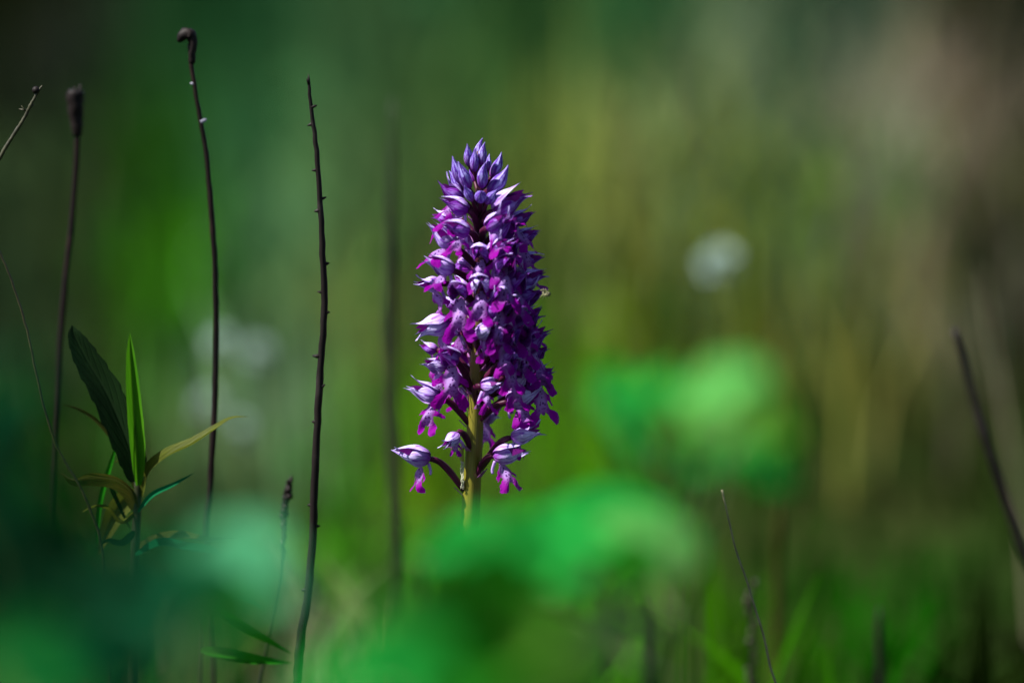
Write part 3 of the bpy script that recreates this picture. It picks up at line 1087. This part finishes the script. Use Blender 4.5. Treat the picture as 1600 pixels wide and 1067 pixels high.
mm = 0.001
ball("abdomen", (0.55 * mm, 0, -0.1 * mm), (0.95 * mm, 0.8 * mm, 0.75 * mm), M["spider_dark"], spd)
ball("head", (-0.6 * mm, 0, 0.25 * mm), (0.55 * mm, 0.5 * mm, 0.45 * mm), M["spider"], spd)
for k in range(3):
    V, F, U = tube_geo([Vector((0.1 * mm + k * 0.42 * mm, math.cos(a) * 0.86 * mm * (1 - 0.12 * k), -0.1 * mm + math.sin(a) * 0.8 * mm * (1 - 0.12 * k))) for a in np.linspace(0, 2 * math.pi, 16)], lambda s: 0.1 * mm, 6)
    mesh_obj("stripe", V, F, M["spider"], spd, U)
for k in range(8):
    sgn = -1 if k % 2 else 1
    a = (k // 2) * 0.5 - 0.8
    q = [Vector((-0.4 * mm, -0.1 * mm, 0.2 * mm)), Vector((-0.4 * mm + 0.9 * mm * math.sin(a), -0.9 * mm, sgn * 0.9 * mm * math.cos(a) + 0.5 * mm)),
         Vector((-0.4 * mm + 2.0 * mm * math.sin(a), -0.3 * mm, sgn * 1.7 * mm * math.cos(a)))]
    V, F, U = tube_geo(smooth_path(q, 8), lambda s: 0.13 * mm * (1 - 0.5 * s), 6)
    mesh_obj("leg", V, F, M["spider"], spd, U)


# ------------------------------------------------------------------ dry stems in and near the plane of focus
def stem_path(pix, Y, n=40, wob=0.0, seed=0):
    rr = random.Random(seed)
    Ys = Y if isinstance(Y, (list, tuple)) else [Y] * len(pix)
    pts = [PY(u, v, y) for (u, v), y in zip(pix, Ys)]
    bot = pts[-1].copy()
    dirn = (pts[-1] - pts[-2]).normalized()
    if bot.z > 0:
        k = min(bot.z, 0.25)
        f = bot + Vector((dirn.x * 0.4 * k, 0, 0))
        f.z = float(ground_z(f.x, f.y))
        step = (pts[-1] - pts[-2]).length
        gap = (f - bot).length
        q = min(0.5, step / max(gap, 1e-6))
        while q < 1.0:
            pts.append(bot.lerp(f, q))
            q += min(0.34, step / gap * 1.5)
        pts.append(f)
    P = smooth_path(pts, n)
    return [p + Vector((rr.uniform(-1, 1), rr.uniform(-1, 1), 0)) * wob for p in P], Vector(P[-1])


def dry_stem(name, label, cat, pix, Y, rpx, mat, head=None, knobs=(), wob=0.0, seed=0, group=None, bump=0.10, seg=10, n=90, partname="stalk"):
    Y0 = Y if not isinstance(Y, (list, tuple)) else Y[0]
    path, base = stem_path(pix, Y, n, wob, seed)
    root = empty(name, base)
    tag(root, label, cat, group)
    p_ = px(Y0)
    tube(partname, path, lambda s: rpx(s) * p_, mat, root, seg=seg, bump=bump, seed=seed)
    rr = random.Random(seed + 99)
    for (u, v, ang, ln, wd, mt) in knobs:
        p = min(path, key=lambda q: (q - PY(u, v, Y0)).length) - base
        d = Vector((math.cos(R(ang)), rr.uniform(-0.4, 0.1), math.sin(R(ang)))).normalized()
        # starts inside the stalk, so it grows out of the bark
        V, F, U = tube_geo([p, p + d * (ln * 0.5 + 3) * p_, p + d * (ln + 5) * p_], lambda s: wd * p_ * (1.3 - 0.95 * s ** 1.5), 7)
        mesh_obj("bud", V, F, mt, root, U)
    return root, base


def taper(a, b, e=1.0):
    return lambda s: a + (b - a) * s ** e


# A: tall bare twig right of the others
kn = [(483.5, 130, 110, 5, 2.2, M["twig"]), (486, 168, 20, 5, 2.5, M["twig"]), (489, 198, 200, 4.5, 2.4, M["twig"]), (497, 258, 190, 4.5, 2.5, M["twig"]), (503, 308, 20, 6, 2.4, M["twig"]),
      (497, 335, 190, 5, 3, M["twig"]), (508, 405, 10, 5, 3, M["twig"]), (500, 452, 170, 6, 2.4, M["twig"]), (511, 484, 10, 4.5, 3, M["twig"]),
      (499, 558, 175, 9, 3.4, M["twig"]), (509, 600, 40, 8, 3, M["twig"]), (490, 660, 180, 4.5, 3.4, M["twig"]), (490, 782, 180, 4.5, 3.2, M["twig"]), (500, 830, 10, 6, 3, M["twig"]), (480, 925, 180, 6, 3.6, M["twig"])]
dry_stem("dry_twig", "tall bare dark twig with pointed tip and small knobs, nearest the orchid", "twig",
         [(482, 116), (485, 160), (494, 230), (500, 310), (504, 400), (507, 480), (501, 570), (496, 660), (491, 760), (488, 850), (480, 935), (470, 1000), (465, 1067)], 1.765,
         lambda s: interp([0, 0.015, 0.10, 0.3, 0.6, 1], [0.5, 2.2, 3.6, 5.4, 6.7, 8.6], s), M["twig"], knobs=kn, wob=0.00012, seed=1)

# B: dark stem with hooked cap
rootB, bB = dry_stem("seed_stalk", "tall dark reddish stem with a hooked, drooping cap and one pale speck", "dry stalk",
                     [(296, 70), (300, 110), (312, 180), (322, 240), (330, 330), (336, 430), (337, 560), (334, 660), (328, 770), (323, 830), (328, 960), (333, 1067)], 1.80,
                     lambda s: interp([0, 0.1, 0.3, 0.6, 1], [3.2, 3.4, 4.6, 5.1, 5.8], s), M["twig_red"],
                     knobs=[(316, 190, 20, 5, 3.4, M["grey_bud"]), (299, 135, 170, 2, 2.2, M["grey_bud"])], wob=0.0001, seed=2)
p_ = px(1.8)
q = [PY(u, v, 1.8) - bB for u, v in ((300, 100), (300, 84), (301, 64), (297, 53), (286, 55), (279, 66))]
V, F, U = tube_geo(smooth_path(q, 16), lambda s: p_ * interp([0, .3, .6, .85, 1], [5, 6.5, 9, 9, 3], s), 10, bump=0.2, seed=3)
mesh_obj("seed_head", V, F, M["twig"], rootB, U)

# C: slightly blurred stem with a cup shaped head
rootC, bC = dry_stem("seed_stalk", "softly blurred dark stem topped by an upright cup-shaped seed head", "dry stalk",
                     [(121, 205), (119, 260), (112, 350), (103, 430), (95, 520), (90, 600), (84, 700), (79, 800), (76, 900), (74, 1067)], 1.835,
                     lambda s: interp([0, 0.3, 1], [4.4, 5.0, 5.6], s), M["twig_red"], seed=4, n=40)
p_ = px(1.835)
q = [PY(u, v, 1.835) - bC for u, v in ((121, 212), (120, 195), (118, 175), (118, 155), (119, 142))]
V, F, U = tube_geo(smooth_path(q, 14), lambda s: p_ * interp([0, .25, .7, 1], [7, 10, 14, 13], s), 10, bump=0.15, seed=5)
mesh_obj("seed_head", V, F, M["twig"], rootC, U)
for (u0, v0, u1, v1) in ((110, 160, 106, 146), (124, 150, 126, 132), (118, 150, 117, 136)):
    V, F, U = tube_geo([PY(u0, v0, 1.835) - bC, PY((u0 + u1) / 2, (v0 + v1) / 2, 1.835) - bC, PY(u1, v1, 1.835) - bC], lambda s: p_ * (4.5 - 3 * s), 6)
    mesh_obj("sepal_tip", V, F, M["twig"], rootC, U)

# D: thin olive twig leaning in from the left edge
rootD, bD = dry_stem("leaning_twig", "thin olive twig leaning in at the upper left edge with a tiny round bud", "twig",
                     [(66, 134), (57, 148), (46, 168), (36, 188), (18, 216), (0, 246), (-60, 350), (-110, 520), (-130, 800), (-135, 1067)], 1.77,
                     lambda s: interp([0, 0.05, 0.2, 1], [1.0, 2.2, 2.8, 4.0], s), M["twig_olive"], wob=0.00008, seed=6,
                     knobs=[(41, 170, 170, 9, 1.6, M["twig_olive"]), (39, 173, 130, 9, 1.3, M["twig_olive"]), (40, 168, 40, 7, 1.4, M["twig_olive"])])
ball("bud", PY(56, 141, 1.77) - bD, (px(1.77) * 6, px(1.77) * 6, px(1.77) * 6), M["twig"], rootD)

# E: thin stem crossing the leafy plant
dry_stem("wiry_stalk", "thin wiry stem curving down from the left edge across the blurred stem", "dry stalk",
         [(-30, 330), (0, 395), (22, 450), (42, 515), (58, 590), (74, 655), (92, 705), (125, 760), (145, 808), (158, 850), (168, 960), (172, 1067)], 1.76,
         lambda s: interp([0, 0.4, 1], [1.7, 2.0, 3.2], s), M["twig_olive"], wob=0.00012, seed=7, bump=0.15)

# F: sedge-like spike
rootF, bF = dry_stem("sedge", "slender sedge stalk with a dark narrow spike, beside the foot of the bare twig", "sedge",
                     [(446, 800), (441, 850), (437, 900), (428, 950), (421, 985), (413, 1030), (406, 1067)], 1.80,
                     lambda s: interp([0, 1], [2.6, 3.4], s), M["dark_stem"], seed=8)
p_ = px(1.8)
for k in range(26):
    rr = random.Random(k * 3)
    s = k / 25
    u = interp([0, 0.4, 1], [453, 444, 441], s)
    v = 748 + s * 120
    p = PY(u, v + 8, 1.80) - bF
    dr = Vector((rr.uniform(-0.25, 0.25), rr.uniform(-0.2, 0.2), 1)).normalized()
    wsc = (1.0 if s < 0.5 else 0.55) * (0.5 if k < 2 else 1)
    V, F, U = tube_geo([p + Vector((rr.uniform(-2.5, 2.5) * p_, rr.uniform(-2, 2) * p_, 0)) + dr * 14 * p_ * j / 4 for j in range(5)],
                       lambda t: p_ * wsc * 6.0 * (math.sin(math.pi * (0.12 + 0.86 * t)) + 0.02), 6)
    mesh_obj("spikelet", V, F, M["twig"] if s < 0.62 else M["dark_stem"], rootF, U)

# G: pale thin stalk, right of the blurred leaves
dry_stem("pale_stalk", "thin pale straw stalk rising aslant in front of the dark ragged stem", "stalk",
         [(1128, 765), (1137, 805), (1150, 860), (1166, 905), (1180, 950), (1195, 1000), (1203, 1040), (1212, 1067)], 1.765,
         lambda s: interp([0, 0.02, 0.3, 1], [2.2, 1.3, 1.7, 2.4], s), M["straw"], wob=0.00003, seed=9, bump=0.06)
# ragged dark stem behind it
rootG, bG = dry_stem("ragged_stalk", "dark ragged dead stem with shrivelled husks, behind the pale straw stalk", "dry stalk",
                     [(1176, 905), (1174, 955), (1176, 1000), (1178, 1067)], 1.9, lambda s: interp([0, 0.1, 1], [1, 3.5, 4.5], s), M["twig"], seed=10, bump=0.2)
p_ = px(1.9)
for k in range(12):
    rr = random.Random(k + 70)
    p = PY(1174 + rr.uniform(-8, 8), 912 + k * 15, 1.9) - bG
    ball("husk", p, (p_ * rr.uniform(3, 7), p_ * 5, p_ * rr.uniform(5, 11)), M["twig_olive"], rootG, 7)

# H, I and other blurred dark stems
dry_stem("withered_stalk", "blurred dark stem slanting down to the right edge of the view", "dry stalk",
         [(1490, 514), (1502, 550), (1520, 620), (1545, 700), (1575, 790), (1600, 865), (1640, 960), (1670, 1067)], 1.91,
         lambda s: interp([0, 0.05, 0.4, 1], [4, 6, 7.5, 10], s), M["twig"], seed=11, n=30)
dry_stem("withered_stalk", "short blurred black stub of a stem at the bottom right, below the slanting stem", "dry stalk",
         [(1374, 950), (1374, 1000), (1375, 1067)], 1.94, lambda s: interp([0, 0.1, 1], [2, 5.5, 7], s), M["twig"], seed=12, n=20)
dry_stem("brown_stalk", "wide blurred brownish stem standing just left of the orchid", "dry stalk",
         [(613, 150), (612, 300), (608, 450), (612, 600), (618, 760), (624, 900), (626, 1067)], 2.02,
         lambda s: interp([0, 0.08, 0.3, 1], [0.5, 6, 11, 14], s), M["dark_stem"], seed=13, n=30)
dry_stem("brown_stalk", "blurred green and brown stem behind the pale straw stalk, lower right", "stalk",
         [(1220, 775), (1216, 850), (1214, 960), (1212, 1067)], 2.05, lambda s: interp([0, 0.1, 1], [1, 9, 11], s), M["leaf_olive"], seed=14, n=20)
dry_stem("brown_stalk", "faint blurred brown stem at the bottom, right of the broad foreground leaf", "stalk",
         [(1012, 900), (1012, 980), (1012, 1067)], 2.05, lambda s: interp([0, 0.15, 1], [1, 7, 8], s), M["twig_red"], seed=15, n=16)
dry_stem("grey_stalk", "faint pale grey stalk near the right edge behind the slanting dark stem", "stalk",
         [(1535, 420), (1550, 520), (1565, 600), (1580, 690), (1600, 800), (1620, 1067)], 2.25, lambda s: interp([0, 0.1, 1], [0.5, 4, 6], s), M["straw"], seed=16, n=20)

# ------------------------------------------------------------------ the leafy plant at the left
YL = 1.775
stl = [(216, 745), (214, 800), (211, 860), (208, 960), (207, 1067)]
pth, bL = stem_path(stl, YL, 30)
lp = empty("leafy_plant", bL)
tag(lp, "leafy plant with long pointed leaves at the left, one leaf dark and one bright upright", "plant")
tube("stem", pth, lambda s: px(YL) * interp([0, 0.2, 1], [6, 7, 10], s), M["dark_stem"], lp, seg=10)
leaf(lp, [(214, 752), (203, 700), (170, 620), (135, 560), (117, 525), (112, 508)], YL - 0.002, 52, M["leaf_dark"], label="broad dark green leaf with a toothed edge", roll=(8, -6), fold=0.18, serr=0.16, n=40, nserr=30, prof=0.9, wob=0.12, seed=1)  # shade on this leaf is put into its dark base colour
leaf(lp, [(215, 758), (213, 700), (209, 630), (205, 560), (203, 520)], YL - 0.004, 25, M["leaf_bright"], label="bright green upright folded leaf", roll=(-12, 8), fold=0.8, serr=0.06, n=30, prof=1.0, seed=2)
leaf(lp, [(222, 775), (232, 738), (262, 712), (300, 694), (335, 672), (362, 655), (388, 651)], [YL, YL - .004, YL - .008, YL - .01, YL - .01, YL - .012, YL - .014], 24, M["leaf_yellow"], roll=(50, 80), fold=0.3, n=30, wob=0.3, seed=3)
leaf(lp, [(216, 800), (238, 774), (270, 758), (305, 738)], YL - 0.008, 9, M["leaf_teal"], roll=(20, 20), fold=0.4, n=16, seed=4)
leaf(lp, [(212, 795), (204, 768), (178, 748), (140, 744), (115, 750), (94, 738)], [YL, YL - .004, YL - .008, YL - .01, YL - .012, YL - .014], 30, M["leaf_olive"], label="curled brownish olive leaf", roll=(35, 55), fold=0.3, n=26, wob=0.4, seed=5)
leaf(lp, [(212, 768), (200, 776), (182, 800), (166, 835), (152, 870)], YL + 0.006, 34, M["leaf_yellow"], roll=(10, -15), fold=0.3, n=18, seed=6)
leaf(lp, [(208, 730), (180, 690), (150, 655), (120, 638), (92, 632)], YL + 0.010, 7, M["leaf_olive"], roll=(30, 30), fold=0.3, n=18, seed=7)
leaf(lp, [(150, 850), (158, 780), (175, 720), (182, 695)], YL + 0.008, 9, M["leaf_mid"], roll=(20, 20), fold=0.3, n=14, seed=8)
leaf(lp, [(210, 862), (240, 846), (280, 838), (325, 845), (372, 842)], YL + 0.004, 17, M["leaf_yellow"], roll=(30, 50), fold=0.3, n=20, wob=0.2, seed=9)
leaf(lp, [(212, 870), (250, 852), (290, 858), (330, 862), (350, 872)], YL - 0.003, 22, M["leaf_teal"], roll=(60, 30), fold=0.3, n=20, wob=0.3, seed=10)
leaf(lp, [(212, 790), (195, 770), (170, 752), (190, 800), (205, 830)], YL + 0.002, 10, M["leaf_dark"], roll=(30, 30), fold=0.2, n=20, seed=11)

leaf(lp, [(211, 800), (190, 812), (172, 792), (150, 788), (128, 800)], [YL, YL - .004, YL - .008, YL - .012, YL - .016], 14, M["leaf_yellow"], roll=(40, 90), fold=0.3, n=22, wob=0.5, seed=12)
leaf(lp, [(210, 830), (190, 845), (168, 842), (150, 858)], YL - 0.006, 16, M["leaf_dark"], roll=(30, 70), fold=0.3, n=20, wob=0.5, seed=13)
leaf(lp, [(213, 770), (206, 740), (190, 720), (176, 722)], YL + 0.004, 10, M["leaf_olive"], roll=(20, 60), fold=0.3, n=16, wob=0.4, seed=14)
# a second one, lower and nearer the twig
pth, b2 = stem_path([(305, 905), (312, 980), (312, 1067)], 1.79, 20)
l2 = empty("leafy_plant", b2)
tag(l2, "low leafy shoot with two narrow leaves pointing right, at the foot of the sedge stalk", "plant")
tube("stem", pth, lambda s: px(1.79) * interp([0, 1], [3, 6], s), M["dark_stem"], l2)
leaf(l2, [(306, 915), (340, 955), (385, 985), (420, 1003), (458, 1022)], 1.785, 20, M["leaf_mid"], roll=(40, 40), fold=0.3, n=18, seed=21)
leaf(l2, [(312, 1015), (350, 1024), (400, 1032), (458, 1036)], 1.785, 24, M["leaf_mid"], roll=(30, 30), fold=0.3, n=18, seed=22)
leaf(l2, [(310, 900), (350, 925), (385, 935), (415, 952)], 1.8, 12, M["leaf_teal"], roll=(40, 40), fold=0.3, n=14, seed=23)

# third, in the bottom left corner
pth, b3 = stem_path([(88, 1000), (86, 1040), (85, 1067)], 1.77, 16)
l3 = empty("leafy_plant", b3)
tag(l3, "tip of a small shoot with one arched leaf in the bottom left corner", "plant")
tube("stem", pth, lambda s: px(1.77) * interp([0, 1], [2, 4], s), M["green_stem"], l3)
leaf(l3, [(60, 1068), (75, 1052), (105, 1046), (132, 1052), (146, 1062)], 1.765, 16, M["leaf_teal"], roll=(50, 50), fold=0.3, n=16, seed=31)
leaf(l3, [(90, 1060), (84, 1030), (84, 1010)], 1.77, 7, M["leaf_mid"], roll=(10, 10), fold=0.4, n=10, seed=32)


# ------------------------------------------------------------------ white flower heads far behind
def white_head(u, v, Y, dia, label, seed, mat="white_floret"):
    c = PY(u, v, Y)
    base = Vector((c.x + 0.01, Y + 0.01, float(ground_z(c.x, Y))))
    root = empty("white_flower", base)
    tag(root, label, "flower", "white flower heads in the background")
    tube("stem", smooth_path([base, Vector((c.x + 0.006, Y, c.z * 0.5)), c - Vector((0, 0, dia * 0.3))], 12), lambda s: 0.0013, M["green_stem"], root, seg=6)
    rr = random.Random(seed)
    V, F, U = [], [], []
    for k in range(150):
        th = math.acos(1 - 1.75 * (k + 0.5) / 150)
        ph = k * 2.39996
        d = Vector((math.sin(th) * math.cos(ph), math.sin(th) * math.sin(ph), math.cos(th)))
        sd = d.orthogonal().normalized()
        sd = Matrix.Rotation(rr.uniform(0, 6), 3, d) @ sd
        bi = len(V)
        l0, l1, wv = dia * 0.22, dia * 0.5 * rr.uniform(0.85, 1.05), dia * 0.06
        up = d.cross(sd)
        for q, ww in ((l0, 0.4), ((l0 + l1) / 2, 1.0), (l1, 0.6)):
            for s in (-1, 1):
                V.append(c + d * q + sd * wv * ww * s + up * wv * 0.3 * (q - l0) / dia)
                U.append((0, 0))
        F += [(bi, bi + 1, bi + 3, bi + 2), (bi + 2, bi + 3, bi + 5, bi + 4)]
    mesh_obj("florets", [x - base for x in V], F, M[mat], root, U)
    ball("core", c - base, (dia * 0.26, dia * 0.26, dia * 0.26), M["head_green"], root)
    return root


white_head(1124, 411, 2.4, 0.017, "largest round white flower head, blurred, alone right of the orchid", 1)
white_head(344, 534, 2.4, 0.012, "white flower head behind the hooked stem, upper one of the cluster", 2)
white_head(401, 552, 2.45, 0.013, "white flower head between the hooked stem and the bare twig", 3)
white_head(324, 630, 2.5, 0.012, "pale flower head left of the hooked stem, below the other two", 4)
white_head(372, 672, 2.5, 0.012, "lowest pale flower head of the cluster, behind the tip of the curled leaf", 5)
white_head(322, 385, 3.1, 0.011, "faint high flower head behind the hooked stem, above the cluster", 6)


# ------------------------------------------------------------------ blurred plants close to the camera
def near_plant(name, label, Y, foot_u, leaves, stem_top, mat_stem="green_stem"):
    ft = PY(foot_u, 1067, Y)
    base = Vector((ft.x, Y + 0.01, float(ground_z(ft.x, Y))))
    root = empty(name, base)
    tag(root, label, "plant", "blurred plants close to the camera")
    top = PY(stem_top[0], stem_top[1], Y)
    sp = smooth_path([base, base * 0.5 + top * 0.5 + Vector((0.004, 0.004, 0)), top], 14)
    tube("stem", sp, lambda s: 0.0017 - 0.0006 * s, M[mat_stem], root, seg=8)
    for i, (pix, dy, wpx, mat, kw) in enumerate(leaves):
        leaf(root, pix, Y + dy, wpx, M[mat], seed=i + 3, n=20, serr=0.1, **kw)
        # petiole from the stem
        a = PY(pix[0][0], pix[0][1], Y + dy)
        b = min(sp, key=lambda q: (q - a).length + (0.03 if q.z > a.z else 0))
        tube("petiole", smooth_path([b, b * 0.5 + a * 0.5 + Vector((0, 0, -0.002)), a], 8), lambda s: 0.0008, M[mat_stem], root, seg=6)
    return root


def spray(seed, region, n, mats, size, lit=40, dyr=0.06):
    """leaf entries scattered over an ellipse (u, v, ru, rv) of the plant, each with its own tilt"""
    rr = random.Random(seed)
    u, v, ru, rv = region
    out = []
    for k in range(n):
        a = rr.uniform(0, 2 * math.pi)
        q = math.sqrt(rr.random())
        cu, cv = u + math.cos(a) * q * ru, v + math.sin(a) * q * rv
        L = rr.uniform(*size)
        th = rr.gauss(0, 0.5) + (math.pi if rr.random() < 0.4 else 0)
        d = Vector((math.cos(th), -math.sin(th) * 0.7))
        bend = rr.uniform(-0.25, 0.35) * L
        pts = [(cu + d.x * L * t, cv + d.y * L * t + bend * (4 * t * t)) for t in (-0.5, -0.15, 0.2, 0.5)]
        sg = 1 if d.x > 0 else -1
        out.append((pts, rr.uniform(-dyr, dyr), L * rr.uniform(0.65, 1.0), rr.choice(mats), dict(roll=(sg * rr.uniform(lit - 25, lit + 15),) * 2, fold=rr.uniform(0.05, 0.3), wob=0.4)))
    return out


near_plant("broad_leaf_plant", "blurred broad-leaved plant with bright emerald leaves, right of the orchid's stem", 1.27, 1075,
           [([(965, 705), (1010, 680), (1060, 640), (1110, 620)], 0.0, 120, "leaf_emerald", dict(roll=(45, 40), fold=0.15, wob=0.3)),
            ([(1000, 670), (1045, 662), (1090, 668), (1125, 690)], -0.02, 85, "leaf_bright", dict(roll=(40, 40), fold=0.1)),
            ([(1075, 650), (1120, 612), (1170, 590), (1205, 592)], -0.03, 100, "leaf_pale", dict(roll=(45, 45), fold=0.1)),
            ([(1130, 690), (1170, 700), (1210, 730), (1235, 765)], 0.02, 100, "leaf_emerald", dict(roll=(20, 20), fold=0.15, wob=0.3))]
           + spray(5, (1090, 660, 125, 70), 12, ["leaf_emerald", "leaf_emerald", "leaf_bright", "leaf_bright", "leaf_teal"], (55, 105))
           + spray(6, (950, 640, 30, 50), 5, ["leaf_emerald", "leaf_mid"], (50, 80)), (1060, 760))
near_plant("broad_leaf_plant", "blurred long green leaves lying across the lower part of the orchid's stem", 1.36, 1000,
           [([(1095, 865), (1020, 832), (920, 828), (820, 850), (730, 880)], 0.0, 150, "leaf_emerald", dict(roll=(-45, -45), fold=0.12, wob=0.35)),
            ([(1090, 880), (1040, 850), (980, 825), (930, 818)], -0.03, 120, "leaf_pale", dict(roll=(-45, -45), fold=0.1)),
            ([(800, 870), (750, 862), (700, 868), (660, 885)], -0.02, 140, "leaf_emerald", dict(roll=(-35, -35), fold=0.1)),
            ([(1040, 840), (1000, 805), (960, 780), (930, 775)], 0.03, 70, "leaf_teal", dict(roll=(-40, -40), fold=0.2))]
           + spray(7, (830, 875, 170, 38), 16, ["leaf_emerald", "leaf_mid", "leaf_emerald", "leaf_mid", "leaf_emerald"], (80, 130)), (1070, 890))
near_plant("broad_leaf_plant", "blurred deep green leaves along the bottom edge, below the orchid", 1.12, 850,
           [([(900, 1080), (800, 1030), (700, 1010), (600, 1030)], -0.03, 240, "leaf_forest", dict(roll=(-30, -30), fold=0.15)),
            ([(820, 1100), (720, 1070), (620, 1060), (520, 1075)], 0.04, 190, "leaf_emerald", dict(roll=(-35, -35), fold=0.15)),
            ([(870, 1060), (930, 1010), (1000, 1000)], 0.05, 110, "leaf_mid", dict(roll=(30, 30), fold=0.15))]
           + spray(8, (800, 1000, 190, 45), 14, ["leaf_mid", "leaf_forest", "leaf_forest", "leaf_bright", "leaf_dark"], (110, 180), 25)
           + spray(19, (735, 955, 50, 40), 6, ["leaf_mid", "leaf_forest", "leaf_forest"], (110, 160), 20)
           + spray(18, (680, 1065, 170, 30), 9, ["leaf_mid", "leaf_emerald", "leaf_emerald"], (130, 190)), (900, 1075))
near_plant("broad_leaf_plant", "blurred bluish green leaf glowing over the foot of the hooked stem", 1.17, 330,
           [([(310, 930), (350, 890), (405, 862), (455, 862)], 0.0, 150, "leaf_foam", dict(roll=(45, 40), fold=0.15, wob=0.3)),
            ([(300, 930), (270, 912), (230, 905), (190, 915)], 0.03, 80, "leaf_emerald", dict(roll=(-30, -30), fold=0.15)),
            ([(330, 960), (380, 935), (430, 925), (470, 945)], 0.03, 100, "leaf_foam", dict(roll=(35, 35), fold=0.15))]
           + spray(9, (335, 918, 100, 40), 8, ["leaf_emerald", "leaf_teal", "leaf_mid"], (70, 110), 25), (300, 1000))
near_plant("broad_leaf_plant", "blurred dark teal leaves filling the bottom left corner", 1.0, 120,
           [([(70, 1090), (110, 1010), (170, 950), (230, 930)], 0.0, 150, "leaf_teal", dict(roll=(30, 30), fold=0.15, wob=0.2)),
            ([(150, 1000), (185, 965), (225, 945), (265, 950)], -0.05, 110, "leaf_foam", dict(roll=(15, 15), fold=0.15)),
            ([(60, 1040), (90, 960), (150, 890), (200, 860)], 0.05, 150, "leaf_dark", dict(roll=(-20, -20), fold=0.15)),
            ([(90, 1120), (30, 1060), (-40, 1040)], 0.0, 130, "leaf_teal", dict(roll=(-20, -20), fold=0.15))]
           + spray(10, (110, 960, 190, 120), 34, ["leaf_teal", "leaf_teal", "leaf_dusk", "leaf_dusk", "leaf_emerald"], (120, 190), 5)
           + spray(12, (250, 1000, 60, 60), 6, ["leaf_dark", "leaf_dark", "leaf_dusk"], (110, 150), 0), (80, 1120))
near_plant("broad_leaf_plant", "blurred dark green leaves at the left edge, above the bottom left corner", 1.0, -20,
           [([(-40, 830), (20, 790), (75, 755), (120, 745)], 0.0, 100, "leaf_mid", dict(roll=(30, 30), fold=0.15, wob=0.2)),
            ([(-60, 690), (0, 620), (40, 590), (70, 585)], 0.04, 100, "leaf_teal", dict(roll=(-30, -30), fold=0.15))]
           + spray(11, (-5, 740, 70, 130), 18, ["leaf_dark", "leaf_dark", "leaf_dusk", "leaf_dusk"], (110, 170), 0), (-50, 840))
